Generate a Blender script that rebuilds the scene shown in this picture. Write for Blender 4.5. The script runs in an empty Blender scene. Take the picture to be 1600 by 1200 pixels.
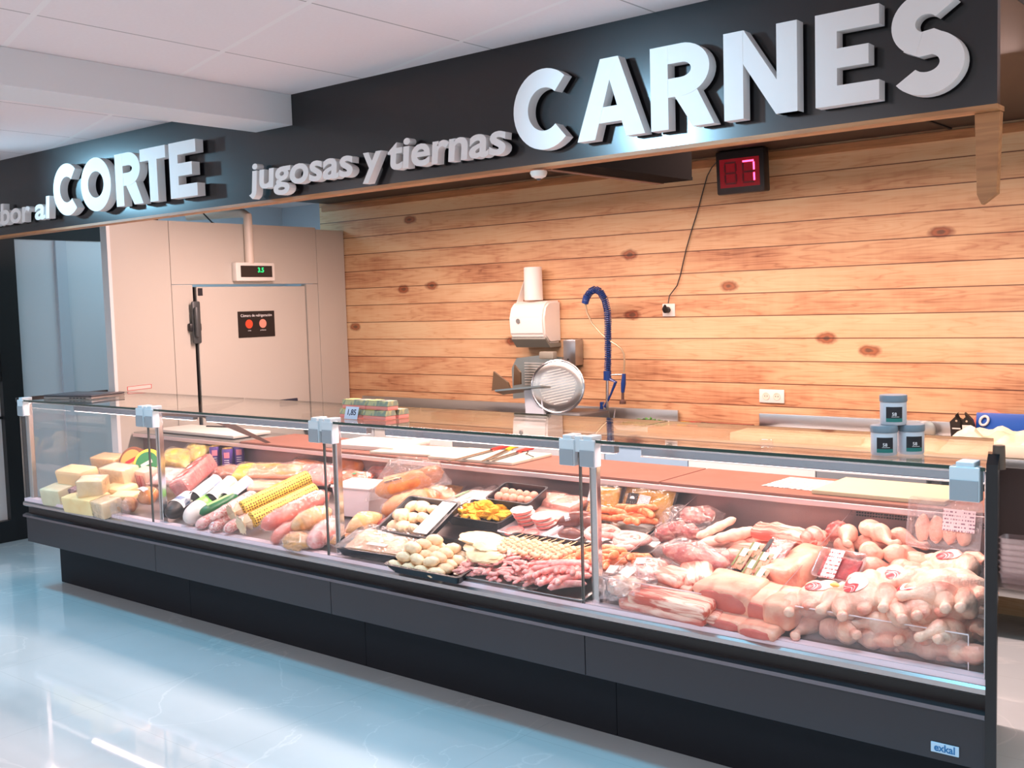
import bpy, bmesh, math, random
from mathutils import Vector, Matrix, Euler, noise

sc = bpy.context.scene
COL = sc.collection
PI = math.pi
# ------------------------------------------------------------------ camera
CAMP = Vector((0.0, -3.324, 1.777))
YAW, PIT, ROL, FPX = math.radians(-39.2527), math.radians(4.3142), math.radians(-1.6706), 1668.76
_f = Vector((math.sin(YAW) * math.cos(PIT), math.cos(YAW) * math.cos(PIT), -math.sin(PIT)))
_r = Vector((math.cos(YAW), -math.sin(YAW), 0))
_u = _r.cross(_f)
CR = _r * math.cos(ROL) + _u * math.sin(ROL)
CU = -_r * math.sin(ROL) + _u * math.cos(ROL)
cam = bpy.data.cameras.new('camera')
cam.sensor_width = 36
cam.lens = FPX / 1600 * 36
cam.clip_start = 0.05
co = bpy.data.objects.new('camera', cam)
COL.objects.link(co)
co.matrix_world = Matrix(((CR.x, CU.x, -_f.x, CAMP.x), (CR.y, CU.y, -_f.y, CAMP.y), (CR.z, CU.z, -_f.z, CAMP.z), (0, 0, 0, 1)))
sc.camera = co

def ray(px, py):
    return _f * FPX + CR * (px - 800) - CU * (py - 600)
def onY(px, py, Y):
    d = ray(px, py); return CAMP + d * ((Y - CAMP.y) / d.y)
def onX(px, py, X):
    d = ray(px, py); return CAMP + d * ((X - CAMP.x) / d.x)
def onZ(px, py, Z):
    d = ray(px, py); return CAMP + d * ((Z - CAMP.z) / d.z)
BK = 0.21
def bedz(y): return 0.60 + BK * (y - 0.05)
def bed(px, py, h=0.0):
    """point at height h above the sloping display bed under that pixel"""
    d = ray(px, py)
    t = (0.60 + h - BK * 0.05 + BK * CAMP.y - CAMP.z) / (d.z - BK * d.y)
    return CAMP + d * t

# ------------------------------------------------------------------ render look, world, lights
sc.view_settings.view_transform = 'Standard'
sc.view_settings.look = 'None'
sc.view_settings.gamma = 1
sc.view_settings.exposure = 0.0
sc.view_settings.use_curve_mapping = False
sc.cycles.max_bounces = 10
sc.cycles.diffuse_bounces = 5
sc.cycles.glossy_bounces = 5
sc.cycles.transmission_bounces = 6
sc.cycles.transparent_max_bounces = 28
sc.cycles.caustics_reflective = False
sc.cycles.caustics_refractive = False
w = bpy.data.worlds.new('daylight'); sc.world = w; w.use_nodes = True
w.node_tree.nodes['Background'].inputs[0].default_value = (0.92, 0.94, 1.0, 1)
w.node_tree.nodes['Background'].inputs[1].default_value = 0.85

def area(name, loc, size, sizey, power, color, rot=(0, 0, 0), spread=180):
    l = bpy.data.lights.new(name, 'AREA'); l.shape = 'RECTANGLE'; l.size = size; l.size_y = sizey
    l.energy = power; l.color = color; l.spread = math.radians(spread)
    o = bpy.data.objects.new(name, l); COL.objects.link(o); o.location = loc; o.rotation_euler = rot
    return o
# LED strip of the display case, along its whole length under the top glass, plus an added front fill
for k in range(4):
    area('case_led_strip', (-6.105 + 1.4875 * k, 0.35, 1.140), 1.42, 0.03, 3.0, (1.0, 0.66, 0.62), (math.radians(-14), 0, 0))
    area('front_fill_strip', (-6.105 + 1.4875 * k, 0.045, 1.224), 1.40, 0.02, 5.0, (1.0, 0.66, 0.64), (math.radians(2), 0, 0))  # added strip that brightens the foods nearest the front glass
area('corridor_fill', (-7.65, 1.9, 2.72), 0.9, 1.2, 13, (0.50, 0.82, 1.0))  # added bluish fill for the left wall panels, no fitting there
area('side_fill', (1.2, 0.6, 2.75), 1.0, 1.0, 30, (1.0, 0.88, 0.72))  # added fill for ceiling and floor beyond the right end of the fascia
# warm work lights over the aisle behind the counter
for k in range(4):
    area('aisle_light', (-5.3 + 1.2 * k, 1.30, 2.63), 1.15, 0.22, 60, (1.0, 0.69, 0.62), (math.radians(-7), 0, 0))
# unseen fill lights added below the shop ceiling in front of the counter
for x in (-7.0, -5.0, -3.0, -1.0, 1.0):
    for y in (-3.5, -5.8):
        area('shop_ceiling_fill', (x, y, 2.77), 1.2, 0.6, 19, (1.0, 0.90, 0.92))  # added to lift the foreground floor, letters and ceiling
    area('counter_blue_fill', (x, -0.5, 2.77), 1.2, 0.3, 8, (0.12, 0.68, 1.0), spread=66)  # added narrow blue wash that tints the floor along the counter
def plight(name, loc, power, color, rad=0.02):
    l = bpy.data.lights.new(name, 'POINT'); l.energy = power; l.color = color; l.shadow_soft_size = rad
    o = bpy.data.objects.new(name, l); COL.objects.link(o); o.location = loc
# two bright shop lamps whose sheen shows on the satin fascia
def spot(name, loc, to, power, color, ang=30, rad=0.08):
    l = bpy.data.lights.new(name, 'SPOT'); l.energy = power; l.color = color; l.shadow_soft_size = rad
    l.spot_size = math.radians(ang); l.spot_blend = 1.0
    o = bpy.data.objects.new(name, l); COL.objects.link(o); o.location = loc
    o.rotation_euler = (Vector(to) - Vector(loc)).to_track_quat('-Z', 'Y').to_euler()
    return o
spot('fascia_spotlight', (-3.15, -1.95, 2.70), (-2.0, 0, 2.38), 190, (0.40, 0.74, 1.0), 34, 0.09)
spot('fascia_spotlight', (-6.95, -0.9, 2.70), (-5.6, 0, 2.55), 130, (0.35, 0.74, 1.0), 60, 0.05)

# ------------------------------------------------------------------ materials
def nt(m):
    m.use_nodes = True
    return m.node_tree.nodes, m.node_tree.links
def srgb(c):
    return tuple((v / 12.92 if v <= 0.04045 else ((v + 0.055) / 1.055) ** 2.4) for v in (x / 255 for x in c)) + (1,)
MC = {}
def mat(name, c, rough=0.5, metal=0.0, c2=None, ns=8.0, bump=0.0, bs=None, coat=0.0, emit=None, es=0.0, contrast=(0.35, 0.65), stretch=None, spec=0.5, sss=0.0):
    """plain or two-tone noise material; c is sRGB 0..255"""
    if name in MC: return MC[name]
    m = bpy.data.materials.new(name); N, L = nt(m)
    b = N['Principled BSDF']
    b.inputs['Base Color'].default_value = srgb(c)
    b.inputs['Roughness'].default_value = rough
    b.inputs['Metallic'].default_value = metal
    b.inputs['Coat Weight'].default_value = coat
    b.inputs['Coat Roughness'].default_value = 0.08
    b.inputs['Specular IOR Level'].default_value = spec
    if sss:
        b.inputs['Subsurface Weight'].default_value = sss
        b.inputs['Subsurface Radius'].default_value = (0.02, 0.008, 0.005)
        b.inputs['Subsurface Scale'].default_value = 0.6
    if emit:
        b.inputs['Emission Color'].default_value = srgb(emit); b.inputs['Emission Strength'].default_value = es
    src = None
    if c2 or bump:
        tc = N.new('ShaderNodeTexCoord'); mp = N.new('ShaderNodeMapping')
        L.new(tc.outputs['Object'], mp.inputs[0])
        if stretch: mp.inputs['Scale'].default_value = stretch
        src = mp.outputs[0]
    if c2:
        n = N.new('ShaderNodeTexNoise'); n.inputs['Scale'].default_value = ns; n.inputs['Detail'].default_value = 5
        n.inputs['Distortion'].default_value = 0.8
        L.new(src, n.inputs['Vector'])
        r = N.new('ShaderNodeValToRGB'); r.color_ramp.elements[0].position = contrast[0]; r.color_ramp.elements[1].position = contrast[1]
        r.color_ramp.elements[0].color = srgb(c); r.color_ramp.elements[1].color = srgb(c2)
        L.new(n.outputs[0], r.inputs[0]); L.new(r.outputs[0], b.inputs['Base Color'])
    if bump:
        n = N.new('ShaderNodeTexNoise'); n.inputs['Scale'].default_value = bs or ns * 2; n.inputs['Detail'].default_value = 4
        L.new(src, n.inputs['Vector'])
        bn = N.new('ShaderNodeBump'); bn.inputs['Strength'].default_value = bump; bn.inputs['Distance'].default_value = 0.01
        L.new(n.outputs[0], bn.inputs['Height']); L.new(bn.outputs[0], b.inputs['Normal'])
    MC[name] = m
    return m

def glassy(name, base=0.04, k=0.9, tint=(1, 1, 1), rough=0.0, milk=0.0, milkc=(235, 225, 230), bump=0.0, bs=30, power=5):
    """clear pane or film: transparent with a Schlick-weighted gloss (no ray-type switches)"""
    if name in MC: return MC[name]
    m = bpy.data.materials.new(name); N, L = nt(m); N.clear()
    out = N.new('ShaderNodeOutputMaterial'); tr = N.new('ShaderNodeBsdfTransparent'); tr.inputs[0].default_value = (*tint, 1)
    gl = N.new('ShaderNodeBsdfGlossy'); gl.inputs['Roughness'].default_value = rough; gl.inputs[0].default_value = (1, 1, 1, 1)
    lw = N.new('ShaderNodeLayerWeight'); lw.inputs[0].default_value = 0.5
    p = N.new('ShaderNodeMath'); p.operation = 'POWER'; p.inputs[1].default_value = power; L.new(lw.outputs['Facing'], p.inputs[0])
    q = N.new('ShaderNodeMath'); q.operation = 'MULTIPLY_ADD'; q.inputs[1].default_value = k; q.inputs[2].default_value = base; L.new(p.outputs[0], q.inputs[0]); q.use_clamp = True
    mx = N.new('ShaderNodeMixShader'); L.new(q.outputs[0], mx.inputs[0]); L.new(gl.outputs[0], mx.inputs[2])
    if bump:
        tc = N.new('ShaderNodeTexCoord'); n = N.new('ShaderNodeTexNoise'); n.inputs['Scale'].default_value = bs; n.inputs['Distortion'].default_value = 1.5
        L.new(tc.outputs['Object'], n.inputs['Vector'])
        bn = N.new('ShaderNodeBump'); bn.inputs['Strength'].default_value = bump; bn.inputs['Distance'].default_value = 0.02
        L.new(n.outputs[0], bn.inputs['Height']); L.new(bn.outputs[0], gl.inputs['Normal']); L.new(bn.outputs[0], lw.inputs['Normal'])
    if milk:
        df = N.new('ShaderNodeBsdfDiffuse'); df.inputs[0].default_value = srgb(milkc)
        m2 = N.new('ShaderNodeMixShader'); m2.inputs[0].default_value = milk
        L.new(tr.outputs[0], m2.inputs[1]); L.new(df.outputs[0], m2.inputs[2]); L.new(m2.outputs[0], mx.inputs[1])
    else:
        L.new(tr.outputs[0], mx.inputs[1])
    L.new(mx.outputs[0], out.inputs[0])
    MC[name] = m
    return m

GLASS = glassy('pane_glass', 0.035, 0.6, (0.99, 1.0, 0.995))
TOPGLASS = glassy('top_glass', 0.05, 0.85, (0.97, 0.995, 0.985))
ACRYL = glassy('acrylic', 0.05, 0.7, (0.98, 0.97, 0.98), 0.03)
FILM = glassy('cling_film', 0.06, 0.6, (0.97, 0.97, 0.97), 0.12, 0.04, (245, 232, 235), 0.7, 28, 3)
FILM2 = glassy('loose_film', 0.09, 0.7, (0.97, 0.97, 0.97), 0.12, 0.10, (245, 235, 240), 0.9, 18, 3)
EDGE2 = mat('pane_edge', (110, 112, 108), 0.2)
EDGE = mat('glass_edge', (38, 62, 54), 0.15)
ACEDGE = mat('acrylic_edge', (250, 235, 240), 0.3)
CHROME = mat('chrome', (205, 205, 208), 0.16, 1.0)
STEEL = mat('brushed_steel', (190, 190, 188), 0.32, 1.0, bump=0.05, bs=60, stretch=(1, 30, 30))
DSTEEL = mat('dark_steel', (125, 118, 118), 0.35, 1.0)
BLACK = mat('black_panel', (42, 42, 48), 0.42)
TOE = mat('toe_kick_black', (15, 18, 26), 0.6, spec=0.3)
BLACKP = mat('black_plastic', (26, 26, 28), 0.4)
DGREY = mat('dark_grey_plastic', (70, 74, 76), 0.4)
WHITEP = mat('white_plastic', (235, 230, 222), 0.3)
GREYP = mat('grey_plastic', (150, 160, 168), 0.35)
HINGE = mat('pale_blue_plastic', (204, 216, 222), 0.35)
PAPER = mat('white_paper', (228, 222, 214), 0.7)
RED = mat('red_plastic', (205, 45, 40), 0.35)
YELLOW = mat('yellow_plastic', (240, 190, 20), 0.35)
BLUE = mat('blue_plastic', (20, 55, 120), 0.35)
LETTER = mat('letter_white', (236, 232, 230), 0.5)
INK = mat('dark_ink', (30, 28, 34), 0.6)
INKRED = mat('red_ink', (200, 40, 50), 0.6)
INKW = mat('white_ink', (240, 238, 238), 0.6)

# ------------------------------------------------------------------ mesh helpers
def nb(): return bmesh.new()
def mesh(bm, name='mesh', smooth=True, angle=0.7):
    bmesh.ops.recalc_face_normals(bm, faces=bm.faces[:])
    me = bpy.data.meshes.new(name); bm.to_mesh(me); bm.free()
    if smooth:
        for p in me.polygons: p.use_smooth = True
        try: me.set_sharp_from_angle(angle=angle)
        except Exception: pass
    return me
def obj(name, bm, m, parent=None, loc=None, rot=None, smooth=True, angle=0.7):
    me = bm if isinstance(bm, bpy.types.Mesh) else mesh(bm, name, smooth, angle)
    if m is not None:
        me.materials.clear(); me.materials.append(m)
    o = bpy.data.objects.new(name, me); COL.objects.link(o)
    if parent is not None: o.parent = parent
    if loc is not None: o.location = loc
    if rot is not None: o.rotation_euler = rot
    return o
def tag(o, label, cat, group=None):
    o['label'] = label; o['category'] = cat
    if group: o['group'] = group
    return o
def stru(o): o['kind'] = 'structure'; return o
def thing(name, label, cat, loc=(0, 0, 0), rot=(0, 0, 0), group=None):
    o = bpy.data.objects.new(name, None); COL.objects.link(o); o.empty_display_size = 0.05
    o.location = loc; o.rotation_euler = rot
    return tag(o, label, cat, group)
def dup(root, loc, rot=None, label=None, group=None, scale=None):
    r = root.copy(); COL.objects.link(r); r.location = loc
    if rot is not None: r.rotation_euler = rot
    if scale is not None: r.scale = scale
    if label: r['label'] = label
    if group: r['group'] = group
    for ch in list(root.children):
        c = ch.copy(); COL.objects.link(c); c.parent = r
        for g in list(ch.children):
            d = g.copy(); COL.objects.link(d); d.parent = c
    return r
def box(bm, x0, x1, y0, y1, z0, z1, bev=0.0, seg=2):
    M = Matrix.Translation(((x0 + x1) / 2, (y0 + y1) / 2, (z0 + z1) / 2)) @ Matrix.Diagonal((abs(x1 - x0), abs(y1 - y0), abs(z1 - z0), 1))
    r = bmesh.ops.create_cube(bm, size=1, matrix=M)
    if bev > 0:
        es = list({e for v in r['verts'] for e in v.link_edges})
        bmesh.ops.bevel(bm, geom=es, offset=bev, segments=seg, affect='EDGES', profile=0.5)
    return bm
def basis(d):
    d = Vector(d).normalized()
    a = Vector((0, 0, 1)) if abs(d.z) < 0.9 else Vector((1, 0, 0))
    x = d.cross(a).normalized(); return x, x.cross(d).normalized()
def tube(bm, pts, rad, seg=10, cap=True, flat=1.0, closed=False):
    pts = [Vector(p) for p in pts]; n = len(pts)
    if not isinstance(rad, (list, tuple)): rad = [rad] * n
    rings = []; px = None
    for i, p in enumerate(pts):
        d = (pts[(i + 1) % n] - pts[i - 1]) if closed else (pts[min(i + 1, n - 1)] - pts[max(i - 1, 0)])
        if d.length < 1e-9: d = Vector((0, 0, 1))
        d.normalize()
        if px is None: x, y = basis(d)
        else:
            x = px - d * px.dot(d)
            if x.length < 1e-6: x, _ = basis(d)
            x.normalize(); y = x.cross(d)
        px = x
        rings.append([bm.verts.new(p + (x * math.cos(a) + y * math.sin(a) * flat) * rad[i]) for a in (2 * PI * k / seg for k in range(seg))])
    m = n if closed else n - 1
    for i in range(m):
        A, B = rings[i], rings[(i + 1) % n]
        for k in range(seg):
            bm.faces.new((A[k], A[(k + 1) % seg], B[(k + 1) % seg], B[k]))
    if cap and not closed:
        bm.faces.new(rings[0]); bm.faces.new(rings[-1][::-1])
    return bm
def cyl(bm, p0, p1, r0, r1=None, seg=20): return tube(bm, [p0, p1], [r0, r1 if r1 is not None else r0], seg)
def lathe(bm, prof, seg=28, c=(0, 0, 0)):
    rings = []
    for r, z in prof:
        rings.append([bm.verts.new((c[0] + r * math.cos(2 * PI * k / seg), c[1] + r * math.sin(2 * PI * k / seg), c[2] + z)) for k in range(seg)])
    for A, B in zip(rings, rings[1:]):
        for k in range(seg): bm.faces.new((A[k], A[(k + 1) % seg], B[(k + 1) % seg], B[k]))
    bm.faces.new(rings[0][::-1]); bm.faces.new(rings[-1])
    return bm
def prism(bm, poly, axis, a, b):
    """extrude 2D polygon; axis 'y': poly is (x,z), 'x': poly is (y,z), 'z': poly is (x,y)"""
    def P(p, t):
        return {'y': (p[0], t, p[1]), 'x': (t, p[0], p[1]), 'z': (p[0], p[1], t)}[axis]
    A = [bm.verts.new(P(p, a)) for p in poly]; B = [bm.verts.new(P(p, b)) for p in poly]
    n = len(poly)
    bm.faces.new(A); bm.faces.new(B[::-1])
    for i in range(n): bm.faces.new((A[i], B[i], B[(i + 1) % n], A[(i + 1) % n]))
    return bm
def blob(bm, c, r, amp=0.08, fr=3.0, seed=0, sub=3, ex=1.0, flat=None, M=None):
    """noisy (super)ellipsoid; flat = lowest z allowed (fraction of rz)"""
    t = bmesh.ops.create_icosphere(bm, subdivisions=sub, radius=1.0)
    s = Vector((seed * 7.3, seed * 3.1, seed * 5.7))
    for v in t['verts']:
        q = v.co.copy()
        if ex != 1.0:
            q = Vector([math.copysign(abs(a) ** ex, a) for a in q])
        k = 1 + amp * noise.noise(v.co * fr + s) + amp * 0.5 * noise.noise(v.co * fr * 2.3 + s)
        q *= k
        if flat is not None and q.z < flat: q.z = flat
        q = Vector((q.x * r[0], q.y * r[1], q.z * r[2]))
        if M: q = M @ q
        v.co = q + Vector(c)
    return bm
def sheet(bm, w, d, nx=14, ny=10, f=None):
    V = [[bm.verts.new(((i / nx - 0.5) * w, (j / ny - 0.5) * d, f(i / nx - 0.5, j / ny - 0.5) if f else 0)) for j in range(ny + 1)] for i in range(nx + 1)]
    for i in range(nx):
        for j in range(ny): bm.faces.new((V[i][j], V[i + 1][j], V[i + 1][j + 1], V[i][j + 1]))
    return bm
def text(s, h, ext=0.001, off=0.0, bold=False, shear=0.0, sx=1.0, align='CENTER'):
    """flat lettering mesh in its own XY plane, cap height about 0.7 h"""
    cu = bpy.data.curves.new('lettering', 'FONT'); cu.body = s; cu.size = h; cu.extrude = ext; cu.offset = off; cu.shear = shear
    cu.align_x = align; cu.align_y = 'CENTER'; cu.resolution_u = 3
    o = bpy.data.objects.new('lettering', cu); COL.objects.link(o)
    bpy.context.view_layer.update()
    me = bpy.data.meshes.new_from_object(o.evaluated_get(bpy.context.evaluated_depsgraph_get()))
    bpy.data.objects.remove(o); bpy.data.curves.remove(cu)
    if sx != 1.0:
        for v in me.vertices: v.co.x *= sx
    return me
def fused(bm, voxel=0.004, smooth=4):
    """melt overlapping shapes into one continuous skin"""
    me = bpy.data.meshes.new('tmp'); bm.to_mesh(me); bm.free()
    o = bpy.data.objects.new('tmp', me); COL.objects.link(o)
    r = o.modifiers.new('r', 'REMESH'); r.mode = 'VOXEL'; r.voxel_size = voxel
    s = o.modifiers.new('s', 'SMOOTH'); s.factor = 0.5; s.iterations = smooth
    bpy.context.view_layer.update()
    out = bpy.data.meshes.new_from_object(o.evaluated_get(bpy.context.evaluated_depsgraph_get()))
    bpy.data.objects.remove(o); bpy.data.meshes.remove(me)
    for p in out.polygons: p.use_smooth = True
    return out
def upright(o):
    """turn a flat XY lettering so it stands in the XZ plane facing -Y"""
    o.rotation_euler = (PI / 2, 0, 0); return o
#==SETTING==
# ------------------------------------------------------------------ setting
def floor_mat():
    m = bpy.data.materials.new('polished_floor_tile'); N, L = nt(m); b = N['Principled BSDF']
    b.inputs['Roughness'].default_value = 0.035; b.inputs['Specular IOR Level'].default_value = 0.75
    tc = N.new('ShaderNodeTexCoord')
    mp = N.new('ShaderNodeMapping'); mp.inputs['Rotation'].default_value = (0, 0, 0.5); L.new(tc.outputs['Object'], mp.inputs[0])
    n = N.new('ShaderNodeTexNoise'); n.inputs['Scale'].default_value = 0.8; n.inputs['Detail'].default_value = 7; n.inputs['Distortion'].default_value = 1.2
    L.new(mp.outputs[0], n.inputs['Vector'])
    sb = N.new('ShaderNodeMath'); sb.operation = 'SUBTRACT'; sb.inputs[1].default_value = 0.5; L.new(n.outputs[0], sb.inputs[0])
    ab = N.new('ShaderNodeMath'); ab.operation = 'ABSOLUTE'; L.new(sb.outputs[0], ab.inputs[0])
    r = N.new('ShaderNodeValToRGB'); e = r.color_ramp.elements; e[0].position = 0.0; e[0].color = (0.62, 0.68, 0.70, 1); e[1].position = 0.006; e[1].color = (0.53, 0.60, 0.63, 1)
    L.new(ab.outputs[0], r.inputs[0])
    n2 = N.new('ShaderNodeTexNoise'); n2.inputs['Scale'].default_value = 1.1; n2.inputs['Detail'].default_value = 5; L.new(tc.outputs['Object'], n2.inputs['Vector'])
    r2 = N.new('ShaderNodeValToRGB'); r2.color_ramp.elements[0].position = 0.35; r2.color_ramp.elements[0].color = (0.88, 0.88, 0.88, 1); r2.color_ramp.elements[1].position = 0.7; r2.color_ramp.elements[1].color = (1, 1, 1, 1)
    L.new(n2.outputs[0], r2.inputs[0])
    mu = N.new('ShaderNodeMixRGB'); mu.blend_type = 'MULTIPLY'; mu.inputs[0].default_value = 1; L.new(r.outputs[0], mu.inputs[1]); L.new(r2.outputs[0], mu.inputs[2])
    bk = N.new('ShaderNodeTexBrick'); bk.offset = 0; bk.inputs['Scale'].default_value = 1; bk.inputs['Brick Width'].default_value = 0.9; bk.inputs['Row Height'].default_value = 0.9
    bk.inputs['Mortar Size'].default_value = 0.0012; bk.inputs['Color1'].default_value = (1, 1, 1, 1); bk.inputs['Color2'].default_value = (1, 1, 1, 1); bk.inputs['Mortar'].default_value = (0.8, 0.8, 0.8, 1)
    L.new(tc.outputs['Object'], bk.inputs['Vector'])
    m3 = N.new('ShaderNodeMixRGB'); m3.blend_type = 'MULTIPLY'; m3.inputs[0].default_value = 1; L.new(mu.outputs[0], m3.inputs[1]); L.new(bk.outputs[0], m3.inputs[2])
    L.new(m3.outputs[0], b.inputs['Base Color'])
    return m
stru(obj('floor', box(nb(), -10, 5, -9, 4.2, -0.1, 0), floor_mat(), smooth=False))

def ceil_mat():
    # suspended tiles: two families of joints
    m = bpy.data.materials.new('ceiling_tiles'); N, L = nt(m); b = N['Principled BSDF']; b.inputs['Roughness'].default_value = 0.9
    tc = N.new('ShaderNodeTexCoord'); sep = N.new('ShaderNodeSeparateXYZ'); L.new(tc.outputs['Object'], sep.inputs[0])
    def lines(ax, ay, off, per, wd):
        a = N.new('ShaderNodeMath'); a.operation = 'MULTIPLY'; a.inputs[1].default_value = ax; L.new(sep.outputs[0], a.inputs[0])
        c = N.new('ShaderNodeMath'); c.operation = 'MULTIPLY_ADD'; c.inputs[1].default_value = ay; L.new(sep.outputs[1], c.inputs[0]); L.new(a.outputs[0], c.inputs[2])
        d = N.new('ShaderNodeMath'); d.operation = 'ADD'; d.inputs[1].default_value = off; L.new(c.outputs[0], d.inputs[0])
        p = N.new('ShaderNodeMath'); p.operation = 'PINGPONG'; p.inputs[1].default_value = per / 2; L.new(d.outputs[0], p.inputs[0])
        l = N.new('ShaderNodeMath'); l.operation = 'LESS_THAN'; l.inputs[1].default_value = wd; L.new(p.outputs[0], l.inputs[0])
        return l.outputs[0]
    th = math.radians(CB_ANG)
    l1 = lines(1, 0, CA_OFF, CA_PER, 0.004)
    l2 = lines(-math.sin(th), math.cos(th), CB_OFF, CB_PER, 0.011)
    n = N.new('ShaderNodeTexNoise'); n.inputs['Scale'].default_value = 70; L.new(tc.outputs['Object'], n.inputs['Vector'])
    r = N.new('ShaderNodeValToRGB'); r.color_ramp.elements[0].color = (0.82, 0.75, 0.76, 1); r.color_ramp.elements[1].color = (0.86, 0.79, 0.80, 1); L.new(n.outputs[0], r.inputs[0])
    a = N.new('ShaderNodeMixRGB'); L.new(l1, a.inputs[0]); L.new(r.outputs[0], a.inputs[1]); a.inputs[2].default_value = (0.42, 0.38, 0.38, 1)
    c = N.new('ShaderNodeMixRGB'); L.new(l2, c.inputs[0]); L.new(a.outputs[0], c.inputs[1]); c.inputs[2].default_value = (0.86, 0.82, 0.82, 1)
    L.new(c.outputs[0], b.inputs['Base Color'])
    return m
CEIL = 2.785
pa, pb, pc = onZ(280, 119, CEIL), onZ(485.6, 2.2, CEIL), onZ(0, 78.7, CEIL)
CB_ANG = math.degrees(math.atan2(pb.y - pa.y, pb.x - pa.x))
_n = Vector((-math.sin(math.radians(CB_ANG)), math.cos(math.radians(CB_ANG)), 0))
CB_PER = abs(_n.dot(pa) - _n.dot(pc)); CB_OFF = -_n.dot(pa) + CB_PER * 20
xa, xb = onZ(350, 81, CEIL).x, onZ(597, 33, CEIL).x
CA_PER = abs(xa - xb); CA_OFF = -xa + CA_PER * 20
print('CEIL', CB_ANG, CB_PER, CA_PER)
stru(obj('ceiling', box(nb(), -10, 5, -9, 3.9, CEIL, CEIL + 0.08), ceil_mat(), smooth=False))
# white boxed beam running to the fascia
WALLW = mat('white_paint', (222, 222, 224), 0.8)
stru(obj('trim_beam', box(nb(), -4.279, -4.004, -9, -0.001, 2.643, CEIL - 0.001), WALLW, smooth=False))

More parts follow.
